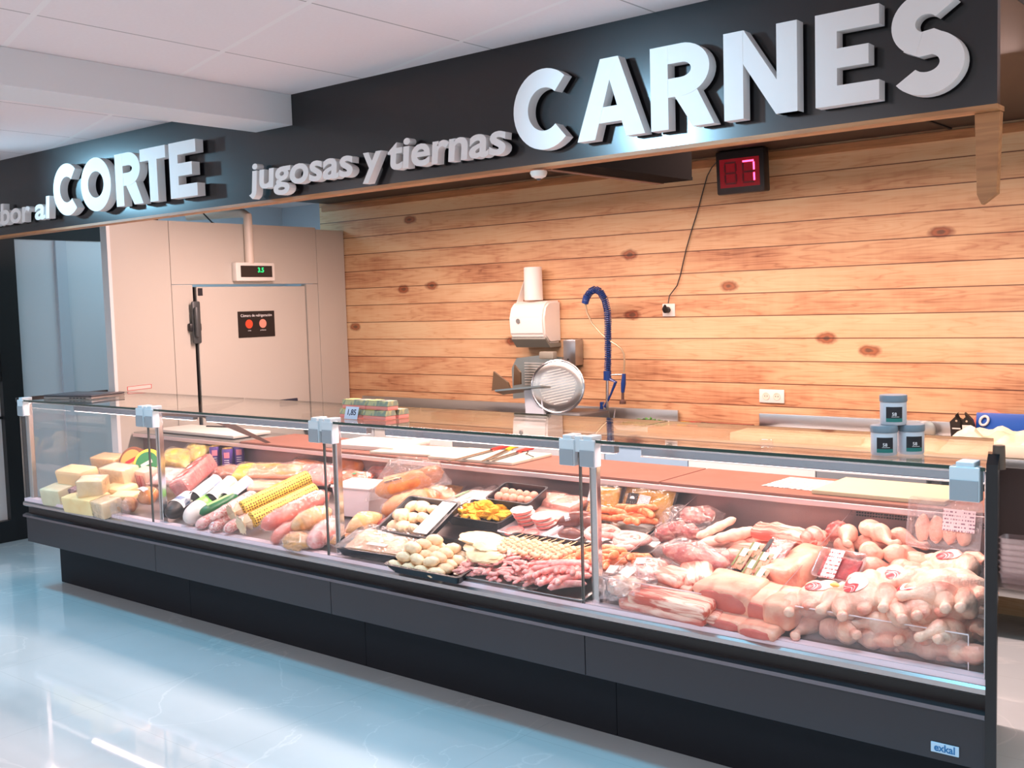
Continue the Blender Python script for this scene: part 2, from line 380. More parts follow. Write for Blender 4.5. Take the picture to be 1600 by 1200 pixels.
def wood_mat(name, pitch, z0, tone=1.0, axis='x'):
    m = bpy.data.materials.new(name); N, L = nt(m); b = N['Principled BSDF']; b.inputs['Roughness'].default_value = 0.5
    tc = N.new('ShaderNodeTexCoord'); sep = N.new('ShaderNodeSeparateXYZ'); L.new(tc.outputs['Object'], sep.inputs[0])
    A, Z = (sep.outputs[0], sep.outputs[2]) if axis == 'x' else (sep.outputs[2], sep.outputs[0])
    zz = N.new('ShaderNodeMath'); zz.operation = 'MULTIPLY_ADD'; zz.inputs[1].default_value = 1 / pitch; zz.inputs[2].default_value = -z0 / pitch + 50; L.new(Z, zz.inputs[0])
    fl = N.new('ShaderNodeMath'); fl.operation = 'FLOOR'; L.new(zz.outputs[0], fl.inputs[0])
    fr = N.new('ShaderNodeMath'); fr.operation = 'FRACT'; L.new(zz.outputs[0], fr.inputs[0])
    sh = N.new('ShaderNodeMath'); sh.operation = 'MULTIPLY'; sh.inputs[1].default_value = 7.31; L.new(fl.outputs[0], sh.inputs[0])
    xs = N.new('ShaderNodeMath'); xs.operation = 'ADD'; L.new(A, xs.inputs[0]); L.new(sh.outputs[0], xs.inputs[1])
    cb = N.new('ShaderNodeCombineXYZ'); L.new(xs.outputs[0], cb.inputs[0]); L.new(fl.outputs[0], cb.inputs[1]); L.new(Z, cb.inputs[2])
    mp = N.new('ShaderNodeMapping'); mp.inputs['Scale'].default_value = (0.7, 1.7, 9.0); L.new(cb.outputs[0], mp.inputs[0])
    # long flowing grain: cathedral bands
    n = N.new('ShaderNodeTexNoise'); n.inputs['Scale'].default_value = 1.3; n.inputs['Detail'].default_value = 3; n.inputs['Roughness'].default_value = 0.45; L.new(mp.outputs[0], n.inputs['Vector'])
    w1 = N.new('ShaderNodeMath'); w1.operation = 'MULTIPLY'; w1.inputs[1].default_value = 11; L.new(n.outputs[0], w1.inputs[0])
    w2 = N.new('ShaderNodeMath'); w2.operation = 'FRACT'; L.new(w1.outputs[0], w2.inputs[0])
    w3 = N.new('ShaderNodeValToRGB'); e = w3.color_ramp.elements; e[0].position = 0; e[0].color = (0.25,) * 3 + (1,); e[1].position = 0.35; e[1].color = (1,) * 3 + (1,)
    x = w3.color_ramp.elements.new(0.9); x.color = (0.8,) * 3 + (1,); x = w3.color_ramp.elements.new(1.0); x.color = (0.25,) * 3 + (1,)
    L.new(w2.outputs[0], w3.inputs[0])
    # fine fibres
    mp2 = N.new('ShaderNodeMapping'); mp2.inputs['Scale'].default_value = (3, 1, 90); L.new(cb.outputs[0], mp2.inputs[0])
    n2 = N.new('ShaderNodeTexNoise'); n2.inputs['Scale'].default_value = 1; n2.inputs['Detail'].default_value = 4; L.new(mp2.outputs[0], n2.inputs['Vector'])
    # plank tone
    pn = N.new('ShaderNodeTexWhiteNoise'); pn.noise_dimensions = '1D'; L.new(fl.outputs[0], pn.inputs['W'])
    # cloudy darker zones
    mp3 = N.new('ShaderNodeMapping'); mp3.inputs['Scale'].default_value = (1.4, 3, 5); L.new(cb.outputs[0], mp3.inputs[0])
    n3 = N.new('ShaderNodeTexNoise'); n3.inputs['Scale'].default_value = 1.0; n3.inputs['Detail'].default_value = 3; L.new(mp3.outputs[0], n3.inputs['Vector'])
    # cross-cut figure
    mp4 = N.new('ShaderNodeMapping'); mp4.inputs['Scale'].default_value = (22, 3, 4); L.new(cb.outputs[0], mp4.inputs[0])
    n4 = N.new('ShaderNodeTexNoise'); n4.inputs['Scale'].default_value = 1.0; n4.inputs['Detail'].default_value = 2; L.new(mp4.outputs[0], n4.inputs['Vector'])
    def mad(a, k, c):
        q = N.new('ShaderNodeMath'); q.operation = 'MULTIPLY_ADD'; q.inputs[1].default_value = k
        L.new(a, q.inputs[0])
        if isinstance(c, float): q.inputs[2].default_value = c
        else: L.new(c, q.inputs[2])
        return q.outputs[0]
    v = mad(n3.outputs[0], 0.95, -0.34)
    v = mad(pn.outputs[0], 0.34, v)
    v = mad(n2.outputs[0], 0.34, v)
    v = mad(n4.outputs[0], 0.12, v)
    v = mad(w3.outputs[0], 0.22, v)
    cr = N.new('ShaderNodeValToRGB'); el = cr.color_ramp.elements
    el[0].position = 0.28; el[0].color = srgb((150, 92, 62)); el[1].position = 0.95; el[1].color = srgb((240, 206, 160))
    q = cr.color_ramp.elements.new(0.48); q.color = srgb((208, 150, 108)); q = cr.color_ramp.elements.new(0.7); q.color = srgb((232, 186, 140))
    L.new(v, cr.inputs[0])
    # knots
    mk = N.new('ShaderNodeMapping'); mk.inputs['Scale'].default_value = (1.0, 2.0, 1.0)
    ck = N.new('ShaderNodeCombineXYZ'); L.new(A, ck.inputs[0]); L.new(Z, ck.inputs[1]); L.new(ck.outputs[0], mk.inputs[0])
    vo = N.new('ShaderNodeTexVoronoi'); vo.voronoi_dimensions = '2D'; vo.inputs['Scale'].default_value = 0.85; vo.inputs['Randomness'].default_value = 1; L.new(mk.outputs[0], vo.inputs['Vector'])
    nk = N.new('ShaderNodeTexNoise'); nk.inputs['Scale'].default_value = 22; L.new(tc.outputs['Object'], nk.inputs['Vector'])
    vd = mad(nk.outputs[0], 0.035, vo.outputs['Distance'])
    kr = N.new('ShaderNodeValToRGB'); ke = kr.color_ramp.elements; ke[0].position = 0.030; ke[0].color = srgb((96, 52, 34)); ke[1].position = 0.085; ke[1].color = (1, 1, 1, 1)
    q = kr.color_ramp.elements.new(0.045); q.color = srgb((190, 120, 85)); q = kr.color_ramp.elements.new(0.058); q.color = srgb((150, 88, 62)); L.new(vd, kr.inputs[0])
    mk2 = N.new('ShaderNodeMixRGB'); mk2.blend_type = 'MULTIPLY'; mk2.inputs[0].default_value = 0.85; L.new(cr.outputs[0], mk2.inputs[1]); L.new(kr.outputs[0], mk2.inputs[2])
    # plank seams
    pp = N.new('ShaderNodeMath'); pp.operation = 'PINGPONG'; pp.inputs[1].default_value = 0.5; L.new(fr.outputs[0], pp.inputs[0])
    sr = N.new('ShaderNodeValToRGB'); se = sr.color_ramp.elements; se[0].position = 0.008; se[0].color = srgb((105, 62, 45)); se[1].position = 0.03; se[1].color = (1, 1, 1, 1); L.new(pp.outputs[0], sr.inputs[0])
    m5 = N.new('ShaderNodeMixRGB'); m5.blend_type = 'MULTIPLY'; m5.inputs[0].default_value = 1; L.new(mk2.outputs[0], m5.inputs[1]); L.new(sr.outputs[0], m5.inputs[2])
    m6 = N.new('ShaderNodeMixRGB'); m6.blend_type = 'MULTIPLY'; m6.inputs[0].default_value = 1; m6.inputs[2].default_value = (tone, tone, tone, 1); L.new(m5.outputs[0], m6.inputs[1])
    L.new(m6.outputs[0], b.inputs['Base Color'])
    return m
WOOD = wood_mat('plank_wall', 0.1408, 2.501, 0.86)
TRIMW = mat('wood_trim', (190, 135, 88), 0.5, c2=(160, 108, 68), ns=3, stretch=(1, 8, 12))
stru(obj('wall_back', box(nb(), -7.072, 2.5, 2.80, 2.88, 0, CEIL), WOOD, smooth=False))
stru(obj('trim_back', box(nb(), -7.03, 2.5, 2.785, 2.80, 2.60, 2.648), TRIMW, smooth=False))
COLDW = mat('cold_room_white', (196, 190, 180), 0.38)
PALE = mat('pale_wall', (200, 214, 226), 0.6)
stru(obj('wall_left', box(nb(), -8.6, -8.5, 0.815, 3.62, 0, 2.405), mat('left_wall_panel', (218, 224, 230), 0.35), smooth=False))
stru(obj('trim_left', box(nb(), -8.6, -8.49, 0.5, 2.15, 2.405, CEIL), mat('black_lintel', (20, 20, 24), 0.6), smooth=False))
stru(obj('wall_far', box(nb(), -8.6, -7.0, 3.55, 3.62, 0, CEIL), PALE, smooth=False))
stru(obj('wall_upper', box(nb(), -8.6, -8.5, 2.16, 3.55, 2.406, CEIL), PALE, smooth=False))
stru(obj('trim_seam', box(nb(), -8.5, -8.494, 1.262, 1.27, 0, 2.40), mat('seam_dark', (70, 80, 92), 0.5), smooth=False))
stru(obj('trim_pier', box(nb(), -8.5, -8.47, 1.17, 1.262, 0, 2.40), mat('pier_paint', (200, 210, 220), 0.5), smooth=False))
# black framed glass door at the far left
t = stru(thing('door_1', 'black framed glass shop door', 'door', (-8.5, 0.7, 0)))
for k in ('label', 'category'): del t[k]
BF = mat('door_black', (22, 24, 28), 0.35)
b = nb(); box(b, -0.06, 0.06, -0.05, 0.115, 0, 2.405); box(b, -0.06, 0.06, -1.25, -0.05, 0, 0.17); box(b, -0.06, 0.06, -1.25, -0.05, 2.3, 2.405); box(b, -0.06, 0.06, -1.35, -1.25, 0, 2.405); box(b, -0.05, 0.05, -1.25, -0.05, 1.28, 2.3)
obj('door_frame', b, BF, t, smooth=False)
obj('door_pane', box(nb(), -0.01, 0.0, -1.25, -0.05, 0.17, 1.28), mat('frosted_pane', (226, 226, 226), 0.3), t, smooth=False)
obj('door_rail', box(nb(), 0.0, 0.02, -1.25, -0.05, 0.98, 1.0), BF, t, smooth=False)
stru(obj('wall_outer', box(nb(), -8.6, -8.5, -9, -0.65, 0, CEIL), WALLW, smooth=False))

# soffit over the work area and the dark boxed duct under it
DARKC = mat('soffit_dark', (38, 27, 22), 0.5)
b = nb(); box(b, -6.95, -0.895, 0.055, 2.785, 2.66, 2.70)
stru(obj('ceiling_soffit', b, DARKC, smooth=False))
b = nb(); box(b, -1.86, -1.845, 0.06, 2.78, 2.652, 2.66)
stru(obj('trim_soffit_joint', b, mat('joint_dark', (25, 18, 15), 0.6), smooth=False))
t = thing('duct_casing', 'dark boxed casing hanging under the soffit with brown underside', 'ceiling casing', (-2.50, 0.06, 2.312))
obj('side_panel', box(nb(), -0.07, 0.10, 0, 0.86, 0.002, 0.347), mat('casing_black', (16, 13, 12), 0.9, spec=0.05), t, smooth=False)
obj('underside_panel', box(nb(), -0.072, 0.102, 0, 0.862, -0.012, 0.002), mat('casing_black', (16, 13, 12), 0.9, spec=0.05), t, smooth=False)
obj('brown_edging', box(nb(), -0.078, -0.045, 0.01, 0.86, -0.016, 0.0), mat('casing_brown', (110, 74, 54), 0.6), t, smooth=False)
t = thing('presence_sensor', 'small white round sensor under the fascia edge', 'sensor', (onZ(856, 265, 2.3).x, 0.03, 2.29))
obj('sensor_body', lathe(nb(), [(0.032, 0.0), (0.034, -0.008), (0.028, -0.022), (0.012, -0.03)][::-1], 20), WHITEP, t)
obj('sensor_lens', lathe(nb(), [(0.006, -0.036), (0.012, -0.03)], 14), DGREY, t)

# ------------------------------------------------------------------ fascia sign
SB = mat('fascia_black', (20, 19, 22), 0.22, spec=0.65)
fa = thing('fascia_sign', 'long black fascia sign with raised white letters over the meat counter', 'sign', (-4.7, 0, 2.312))
FX = -4.7; FZ = 2.312
def F(x, z): return (x - FX, z - FZ)
obj('fascia_board', box(nb(), -8.49 - FX, -0.879 - FX, 0, 0.03, 0, CEIL - FZ), SB, fa, smooth=False)
obj('wood_edging', box(nb(), -8.49 - FX, -0.879 - FX, 0.0, 0.075, -0.014, 0), TRIMW, fa, smooth=False)
TH = 0.048
def stroke_poly(bm, P, y0, y1): prism(bm, P, 'y', y0, y1)
def arc(cx, cz, rx, rz, a0, a1, w, n=22, wz=None):
    """ring segment polygon, angles in degrees"""
    out, inn = [], []
    for i in range(n + 1):
        a = math.radians(a0 + (a1 - a0) * i / n)
        out.append((cx + rx * math.cos(a), cz + rz * math.sin(a)))
        inn.append((cx + (rx - w) * math.cos(a), cz + (rz - (wz or w)) * math.sin(a)))
    return out, inn
def arcband(bm, cx, cz, rx, rz, a0, a1, w, n=22, wz=None):
    o, i = arc(cx, cz, rx, rz, a0, a1, w, n, wz)
    m = len(o); y0, y1 = -0.0625, -0.014
    V = [[bm.verts.new((p[0], y, p[1])) for p in pts] for pts in (o, i) for y in (y0, y1)]
    OF, OB, IF, IB = V
    for k in range(m - 1):
        bm.faces.new((OF[k], OF[k + 1], IF[k + 1], IF[k])); bm.faces.new((OB[k], IB[k], IB[k + 1], OB[k + 1]))
        bm.faces.new((OF[k], OB[k], OB[k + 1], OF[k + 1])); bm.faces.new((IF[k], IF[k + 1], IB[k + 1], IB[k]))
    if abs(a1 - a0) < 359:
        for k in (0, m - 1): bm.faces.new((OF[k], IF[k], IB[k], OB[k]))
JT = [0]
def quad(bm, *P):
    JT[0] = (JT[0] + 1) % 4
    prism(bm, P, 'y', -0.062 + 0.0004 * JT[0], -0.014)
def letter(ch, x0, x1, z0, z1, w):
    """bold geometric capital in the given box (fascia coordinates)"""
    b = nb(); W = x1 - x0; H = z1 - z0; cx = (x0 + x1) / 2; cz = (z0 + z1) / 2
    if ch == 'C': arcband(b, x0 + W * 0.52, cz, W * 0.52, H / 2, 48, 312, w, 30, w)
    elif ch == 'O': arcband(b, cx, cz, W / 2, H / 2, 0, 360, w, 40, w)
    elif ch == 'A':
        m = w * 0.55
        quad(b, (x0, z0), (x0 + w * 1.12, z0), (cx + m * 0.2, z1 - w * 0.75), (cx + m, z1), (cx - m, z1))
        quad(b, (x1, z0), (cx + m, z1), (cx - m * 0.2, z1), (cx - m * 0.2, z1 - w * 0.75), (x1 - w * 1.12, z0))
        quad(b, (x0 + W * 0.22, z0 + H * 0.2), (x1 - W * 0.22, z0 + H * 0.2), (x1 - W * 0.28, z0 + H * 0.2 + w * 0.8), (x0 + W * 0.28, z0 + H * 0.2 + w * 0.8))
    elif ch == 'R':
        quad(b, (x0, z0), (x0 + w, z0), (x0 + w, z1), (x0, z1))
        rz = H * 0.31; c = z1 - rz
        quad(b, (x0 + w, z1 - w * 0.9), (x0 + W * 0.5, z1 - w * 0.9), (x0 + W * 0.5, z1), (x0 + w, z1))
        quad(b, (x0 + w, z1 - 2 * rz), (x0 + W * 0.5, z1 - 2 * rz), (x0 + W * 0.5, z1 - 2 * rz + w * 0.9), (x0 + w, z1 - 2 * rz + w * 0.9))
        arcband(b, x0 + W * 0.5, c, W * 0.44, rz, -90, 90, w, 18, w * 0.9)
        quad(b, (x0 + W * 0.36, z0 + H * 0.42), (x1 - w * 1.15, z0), (x1, z0), (x0 + W * 0.36 + w * 1.3, z0 + H * 0.45))
    elif ch == 'N':
        quad(b, (x0, z0), (x0 + w, z0), (x0 + w, z1), (x0, z1)); quad(b, (x1 - w, z0), (x1, z0), (x1, z1), (x1 - w, z1))
        quad(b, (x0, z1), (x1 - w * 1.05, z0), (x1, z0), (x1, z0 + 0.001), (x0 + w * 1.05, z1))
    elif ch == 'E':
        quad(b, (x0, z0), (x0 + w, z0), (x0 + w, z1), (x0, z1))
        for za, xr in ((z0, x1), (cz - w * 0.42, x1 - W * 0.16), (z1 - w * 0.85, x1)): quad(b, (x0 + w, za), (xr, za), (xr, za + w * 0.85), (x0 + w, za + w * 0.85))
    elif ch == 'T':
        quad(b, (cx - w / 2, z0), (cx + w / 2, z0), (cx + w / 2, z1 - w * 0.85), (cx - w / 2, z1 - w * 0.85)); quad(b, (x0, z1 - w * 0.85), (x1, z1 - w * 0.85), (x1, z1), (x0, z1))
    elif ch == 'S':
        rz = H / 4 + w / 4; rx = W / 2
        arcband(b, cx, z1 - rz, rx * 0.94, rz, 35, 270 - 18, w, 26, w * 0.95)
        arcband(b, cx, z0 + rz, rx, rz, 72, -145, w, 26, w * 0.95)
        # spine linking the two bowls
        quad(b, (cx - W * 0.31, z1 - 2 * rz + w * 0.28), (cx - W * 0.10, z1 - 2 * rz - w * 0.02), (cx + W * 0.2, z0 + 2 * rz - w * 0.95), (cx + W * 0.30, z0 + 2 * rz - w * 0.28), (cx + W * 0.1, z0 + 2 * rz + w * 0.06), (cx - W * 0.16, z1 - 2 * rz + w * 0.95))
    return b
z0, z1 = 2.361 - FZ, 2.645 - FZ
for ch, a, c in (('C', -2.618, -2.335), ('A', -2.32, -2.029), ('R', -2.003, -1.757), ('N', -1.719, -1.461), ('E', -1.401, -1.199), ('S', -1.168, -0.951)):
    ext = 0.008 if ch in 'CS' else 0
    o = obj('letter', letter(ch, a - FX, c - FX, z0 - ext, z1 + ext, 0.070), LETTER, fa, angle=0.5)
for ch, a, c in (('C', -6.132, -5.835), ('O', -5.818, -5.50), ('R', -5.452, -5.19), ('T', -5.203, -4.965), ('E', -4.932, -4.695)):
    ext = 0.008 if ch in 'CO' else 0
    o = obj('letter', letter(ch, a - FX, c - FX, z0 + 0.012 - ext, z1 + 0.012 + ext, 0.076), LETTER, fa, angle=0.5)
def fit_word(s, x0, x1, zb, xh, off):
    """small casual lettering, one mesh per letter, x-height xh on baseline zb, squeezed to x0..x1"""
    parts = []; size = xh / 0.545
    cu = bpy.data.curves.new('w', 'FONT'); cu.body = s; cu.size = size; cu.extrude = 0.02; cu.offset = off; cu.resolution_u = 4; 
    cu.shear = 0.08
    o = bpy.data.objects.new('w', cu); COL.objects.link(o); bpy.context.view_layer.update()
    me = bpy.data.meshes.new_from_object(o.evaluated_get(bpy.context.evaluated_depsgraph_get()))
    bpy.data.objects.remove(o); bpy.data.curves.remove(cu)
    xs = [v.co.x for v in me.vertices]; a, c = min(xs), max(xs)
    bm = nb(); bm.from_mesh(me); bpy.data.meshes.remove(me)
    for v in bm.verts:
        v.co = Vector((x0 + (v.co.x - a) / (c - a) * (x1 - x0), -0.042 - v.co.z, zb + v.co.y))
    # split into loose islands, then gather islands that overlap in x (i and j keep their dots)
    bm.verts.ensure_lookup_table(); seen = set(); isl = []
    for v in bm.verts:
        if v in seen: continue
        st = [v]; seen.add(v); cur = []
        while st:
            q = st.pop(); cur.append(q)
            for e in q.link_edges:
                w2 = e.other_vert(q)
                if w2 not in seen: seen.add(w2); st.append(w2)
        isl.append(cur)
    isl.sort(key=lambda g: min(q.co.x for q in g)); groups = []
    for g in isl:
        lo, hi = min(q.co.x for q in g), max(q.co.x for q in g)
        if groups:
            G = groups[-1]; ov = min(G[1], hi) - max(G[0], lo)
            if ov > 0.55 * min(hi - lo, G[1] - G[0]):
                G[2].extend(g); G[0] = min(G[0], lo); G[1] = max(G[1], hi); continue
        groups.append([lo, hi, list(g)])
    for G in groups:
        idx = set(G[2]); nbm = nb(); mp = {}
        for q in G[2]: mp[q] = nbm.verts.new(q.co)
        for f in bm.faces:
            if f.verts[0] in idx:
                try: nbm.faces.new([mp[q] for q in f.verts])
                except ValueError: pass
        obj('letter', nbm, LETTER, fa, angle=0.5)
    bm.free()
fit_word('jugosas', -4.275 - FX, -3.535 - FX, 2.363 - FZ, 0.098, 0.0045)
fit_word('y', -3.475 - FX, -3.352 - FX, 2.363 - FZ, 0.098, 0.0045)
fit_word('tiernas', -3.315 - FX, -2.662 - FX, 2.363 - FZ, 0.098, 0.0045)
fit_word('al', -6.372 - FX, -6.183 - FX, 2.37 - FZ, 0.098, 0.0045)
fit_word('sabor', -7.03 - FX, -6.425 - FX, 2.37 - FZ, 0.098, 0.0045)

# hanging wooden bracket at the right end of the fascia
b = nb(); bz = 2.297
prism(b, [(-0.955, bz), (-0.885, bz), (-0.893, 2.06), (-0.935, 2.03), (-0.948, 2.06)], 'y', 0.05, 0.085)
tag(obj('hanging_bracket', b, TRIMW, smooth=False), 'tapered wooden bracket hanging from the right end of the black fascia', 'bracket')

# ------------------------------------------------------------------ cold room behind the counter, left
cr = thing('cold_room', 'beige white walk-in cold room panels with closed door behind the counter', 'cold room', (-6.80, 1.72, 0))
cx = -6.80
def CRX(y0, y1, z0, z1, x0=-6.84, x1=-6.777): return box(nb(), x0 - cx, x1 - cx, y0 - 1.72, y1 - 1.72, z0, z1)
obj('wall_panel', CRX(0.66, 1.122, 0, 2.44), COLDW, cr, smooth=False)
obj('corner_profile', CRX(0.635, 0.66, 0, 2.43, -6.85, -6.770), mat('profile_white', (225, 228, 230), 0.3), cr, smooth=False)
obj('wall_panel', CRX(1.126, 2.49, 1.985, 2.44), COLDW, cr, smooth=False)
obj('wall_panel', CRX(1.126, 1.30, 0, 1.981), COLDW, cr, smooth=False)
obj('wall_panel', CRX(2.37, 2.49, 0, 1.981), COLDW, cr, smooth=False)
obj('wall_panel', CRX(2.494, 2.79, 0, 2.425, -6.84, -6.775), COLDW, cr, smooth=False)
obj('threshold', CRX(1.30, 2.37, 0, 0.06, -6.85, -6.80), STEEL, cr, smooth=False)
d = obj('cold_room_door', box(nb(), -0.05, 0.045, -0.40, 0.62, 0.06, 1.965, 0.006), COLDW, cr, smooth=False)
obj('door_seal', box(nb(), -0.045, 0.03, -0.412, -0.40, 0.06, 1.965), BLACKP, d, smooth=False)
b = nb(); box(b, 0.045, 0.07, -0.48, -0.41, 1.55, 1.86, 0.012); box(b, 0.07, 0.10, -0.475, -0.44, 1.6, 1.82, 0.012)
b2 = box(nb(), 0.02, 0.06, -0.50, -0.40, 1.64, 1.70, 0.01)
h = obj('door_handle', b, DGREY, d); obj('latch', b2, BLACKP, h)
h.location = (0, 0.02, -0.0)
q = onX(457, 629, -6.74)
obj('door_hinge', box(nb(), -0.02, 0.05, q.y - 1.72 - 0.12, q.y - 1.72 + 0.07, q.z - 0.03, q.z + 0.035, 0.012), mat('hinge_navy', (45, 52, 72), 0.4), d)
obj('qr_patch', box(nb(), 0.045, 0.048, -0.392, -0.352, 1.90, 1.955), INK, d, smooth=False)
# door notice
s = obj('notice', box(nb(), 0.045, 0.049, -0.05, 0.295, 1.575, 1.775), mat('notice_black', (30, 26, 27), 0.4), d, smooth=False)
me = text('Cámara de refrigeración', 0.030, 0.0003)
o = obj('lettering', me, INKW, s, (0.0505, 0.122, 1.742), (PI / 2, 0, PI / 2))
for yy, cc in ((0.05, (225, 80, 50)), (0.18, (235, 150, 130))):
    o = obj('symbol_disc', lathe(nb(), [(0.034, 0), (0.034, 0.002)], 24), mat('disc%d' % cc[1], cc, 0.5), s, (0.049, yy, 1.678), (0, PI / 2, 0))
    o = obj('lettering', text('carne' if yy < 0.1 else 'productos', 0.013, 0.0003), INKW, s, (0.0505, yy, 1.628), (PI / 2, 0, PI / 2))
# warning strip
st = obj('warning_strip', box(nb(), 0.0235, 0.025, -0.99, -0.80, -0.014, 0.014), mat('strip_pink', (238, 205, 198), 0.5), cr, (0, 0, 1.287), (math.radians(1.5), 0, 0), smooth=False)
b = nb(); box(b, 0.025, 0.0256, -0.99, -0.80, 0.012, 0.0145); box(b, 0.025, 0.0256, -0.99, -0.80, -0.0145, -0.012); box(b, 0.025, 0.0256, -0.99, -0.986, -0.014, 0.014); box(b, 0.025, 0.0256, -0.804, -0.80, -0.014, 0.014)
obj('strip_border', b, INKRED, st, smooth=False)
# controller with green readout
c = thing('cold_room_controller', 'white controller box with green digits and conduit above the cold room door', 'controller', (-6.777, 1.83, 2.0))
cb = obj('case', box(nb(), 0, 0.06, -0.18, 0.185, 0.005, 0.148, 0.01), WHITEP, c)
obj('display_window', box(nb(), 0.06, 0.064, -0.14, 0.155, 0.035, 0.122, 0.0018), mat('display_dark', (48, 44, 42), 0.15), c, smooth=False)
m = mat('green_digits', (20, 220, 120), 0.5, emit=(30, 230, 120), es=1.6)
o = obj('digits', text('3.5', 0.05, 0.0003, 0.001), m, c, (0.0655, 0.045, 0.088), (PI / 2, 0, PI / 2))
b = nb(); tube(b, [(0.03, -0.03, 0.14), (0.03, -0.03, 0.45), (0.03, -0.03, 0.50), (-0.02, -0.03, 0.525), (-0.08, -0.03, 0.53), (-0.5, -0.2, 0.53)], 0.034, 12)
obj('conduit', b, mat('conduit_white', (225, 212, 198), 0.4), c)
tag(obj('ceiling_cable', tube(nb(), [(-6.9, 1.40, 2.78), (-6.89, 1.44, 2.62), (-6.9, 1.5, 2.53), (-6.95, 1.62, 2.46), (-7.05, 1.8, 2.44)], 0.006, 8), BLACKP), 'dark cable drooping behind the top edge of the cold room', 'cable')
#==CASE==
# ------------------------------------------------------------------ refrigerated display counter
XL, XR = -6.85, -0.90
ML = (XR - XL) / 4
cs = thing('display_counter', 'long black refrigerated meat counter with glass front and chrome rails', 'display counter', (-3.875, 0.5, 0))
CX, CY = -3.875, 0.5
def part(name, bm, m, parent=None, smooth=False, angle=0.7, mitre=True):
    # the right end of the counter is mitred by about 15 degrees
    if mitre and any(v.co.x > -0.872 - 0.272 * max(0, v.co.y) for v in bm.verts):
        bmesh.ops.recalc_face_normals(bm, faces=bm.faces[:])
        r = bmesh.ops.bisect_plane(bm, geom=bm.verts[:] + bm.edges[:] + bm.faces[:], plane_co=(-0.880, 0.0, 0), plane_no=(1, 0.272, 0), clear_outer=True)
        es = [g for g in r['geom_cut'] if isinstance(g, bmesh.types.BMEdge)]
        if es: bmesh.ops.holes_fill(bm, edges=es)
    for v in bm.verts: v.co -= Vector((CX, CY, 0))
    return obj(name, bm, m, parent or cs, smooth=smooth, angle=angle)
for k in range(4):
    a, c = XL + ML * k + 0.0015, XL + ML * (k + 1) - 0.0015
    part('front_panel', box(nb(), a, c, 0.0, 0.05, 0.317, 0.488, 0.002), BLACK)
    part('toe_kick', box(nb(), a, c, 0.212, 0.24, 0.0, 0.317), TOE)
b = nb(); prism(b, [(-0.022, 0.484), (-0.022, 0.498), (0.0, 0.506), (0.045, 0.506), (0.045, 0.484)], 'x', XL, XR)
part('bumper_rail', b, mat('bumper_metal', (120, 116, 122), 0.25, 0.9))
part('recess_panel', box(nb(), XL, XR, 0.02, 0.06, 0.504, 0.556), mat('recess_black', (14, 14, 16), 0.4))
b = nb(); prism(b, [(0.06, 0.552), (-0.006, 0.552), (-0.016, 0.560), (-0.016, 0.576), (-0.008, 0.584), (0.06, 0.584)], 'x', XL, XR)
part('chrome_rail', b, mat('rail_metal', (190, 185, 185), 0.28, 0.9), smooth=True, angle=0.4)
b = nb(); box(b, XL, XR, -0.004, 0.05, 0.5845, 0.604)
part('price_rail', b, mat('price_rail', (236, 214, 222), 0.35))
# body: bed, back wall, deck
b = nb()
prism(b, [(0.05, 0.36), (0.05, bedz(0.05) - 0.004), (0.83, bedz(0.83) - 0.004), (0.83, 0.36)], 'x', XL + 0.088, XR - 0.01)
part('display_bed', b, mat('bed_steel', (150, 142, 142), 0.4, 0.6))
part('rear_cabinet', box(nb(), XL + 0.09, XR, 0.84, 1.20, 0.10, 0.925), DSTEEL)
part('inner_back_wall', box(nb(), XL + 0.09, XR - 0.01, 0.822, 0.838, 0.72, 0.925), mat('inner_wall', (150, 130, 130), 0.35, 0.7))
b = nb()
for i in range(46):
    for j in range(3):
        x = -1.62 + 0.011 * i
        box(b, x, x + 0.006, 0.817, 0.822, 0.888 + j * 0.011, 0.894 + j * 0.011)
part('vent_grille', b, BLACKP)
part('deck_edge', box(nb(), XL + 0.09, XR, 0.742, 0.84, 0.925, 0.949, 0.003), mat('deck_edge_steel', (225, 205, 205), 0.3, 0.6))
# service deck: alternating steel and brick red boards
def deckboard(a, c): return part('deck_board', box(nb(), a, c, 0.752, 1.19, 0.949, 0.962, 0.002), mat('brick_board', (150, 98, 82), 0.45, c2=(142, 90, 74), ns=6))
deckboard(-6.30 + 0.75, -4.50); deckboard(-4.49, -2.50); deckboard(-2.49, -0.98)
part('steel_deck', box(nb(), XL + 0.09, -5.56, 0.752, 1.19, 0.949, 0.957), STEEL)
part('left_side', box(nb(), XL, XL + 0.087, 0.052, 0.62, 0.33, 0.598), mat('bed_steel', (150, 142, 142), 0.4, 0.6))
b = nb(); prism(b, [(-0.02, 0.0), (-0.02, 1.262), (0.02, 1.288), (0.07, 1.288), (0.10, 1.27), (1.2, 0.98), (1.2, 0.0)], 'x', XR + 0.001, XR + 0.033)
for v in b.verts: v.co.x -= 0.272 * max(0.0, v.co.y)
part('end_panel', b, mat('end_panel_black', (20, 20, 23), 0.22), smooth=False, mitre=False)
b = nb(); cyl(b, (XR + 0.019, 0.045, 1.24), (XR + 0.019, 0.045, 1.312), 0.019, 0.017, 14)
part('end_cap', b, mat('cap_brown', (88, 70, 58), 0.4), smooth=True, mitre=False)
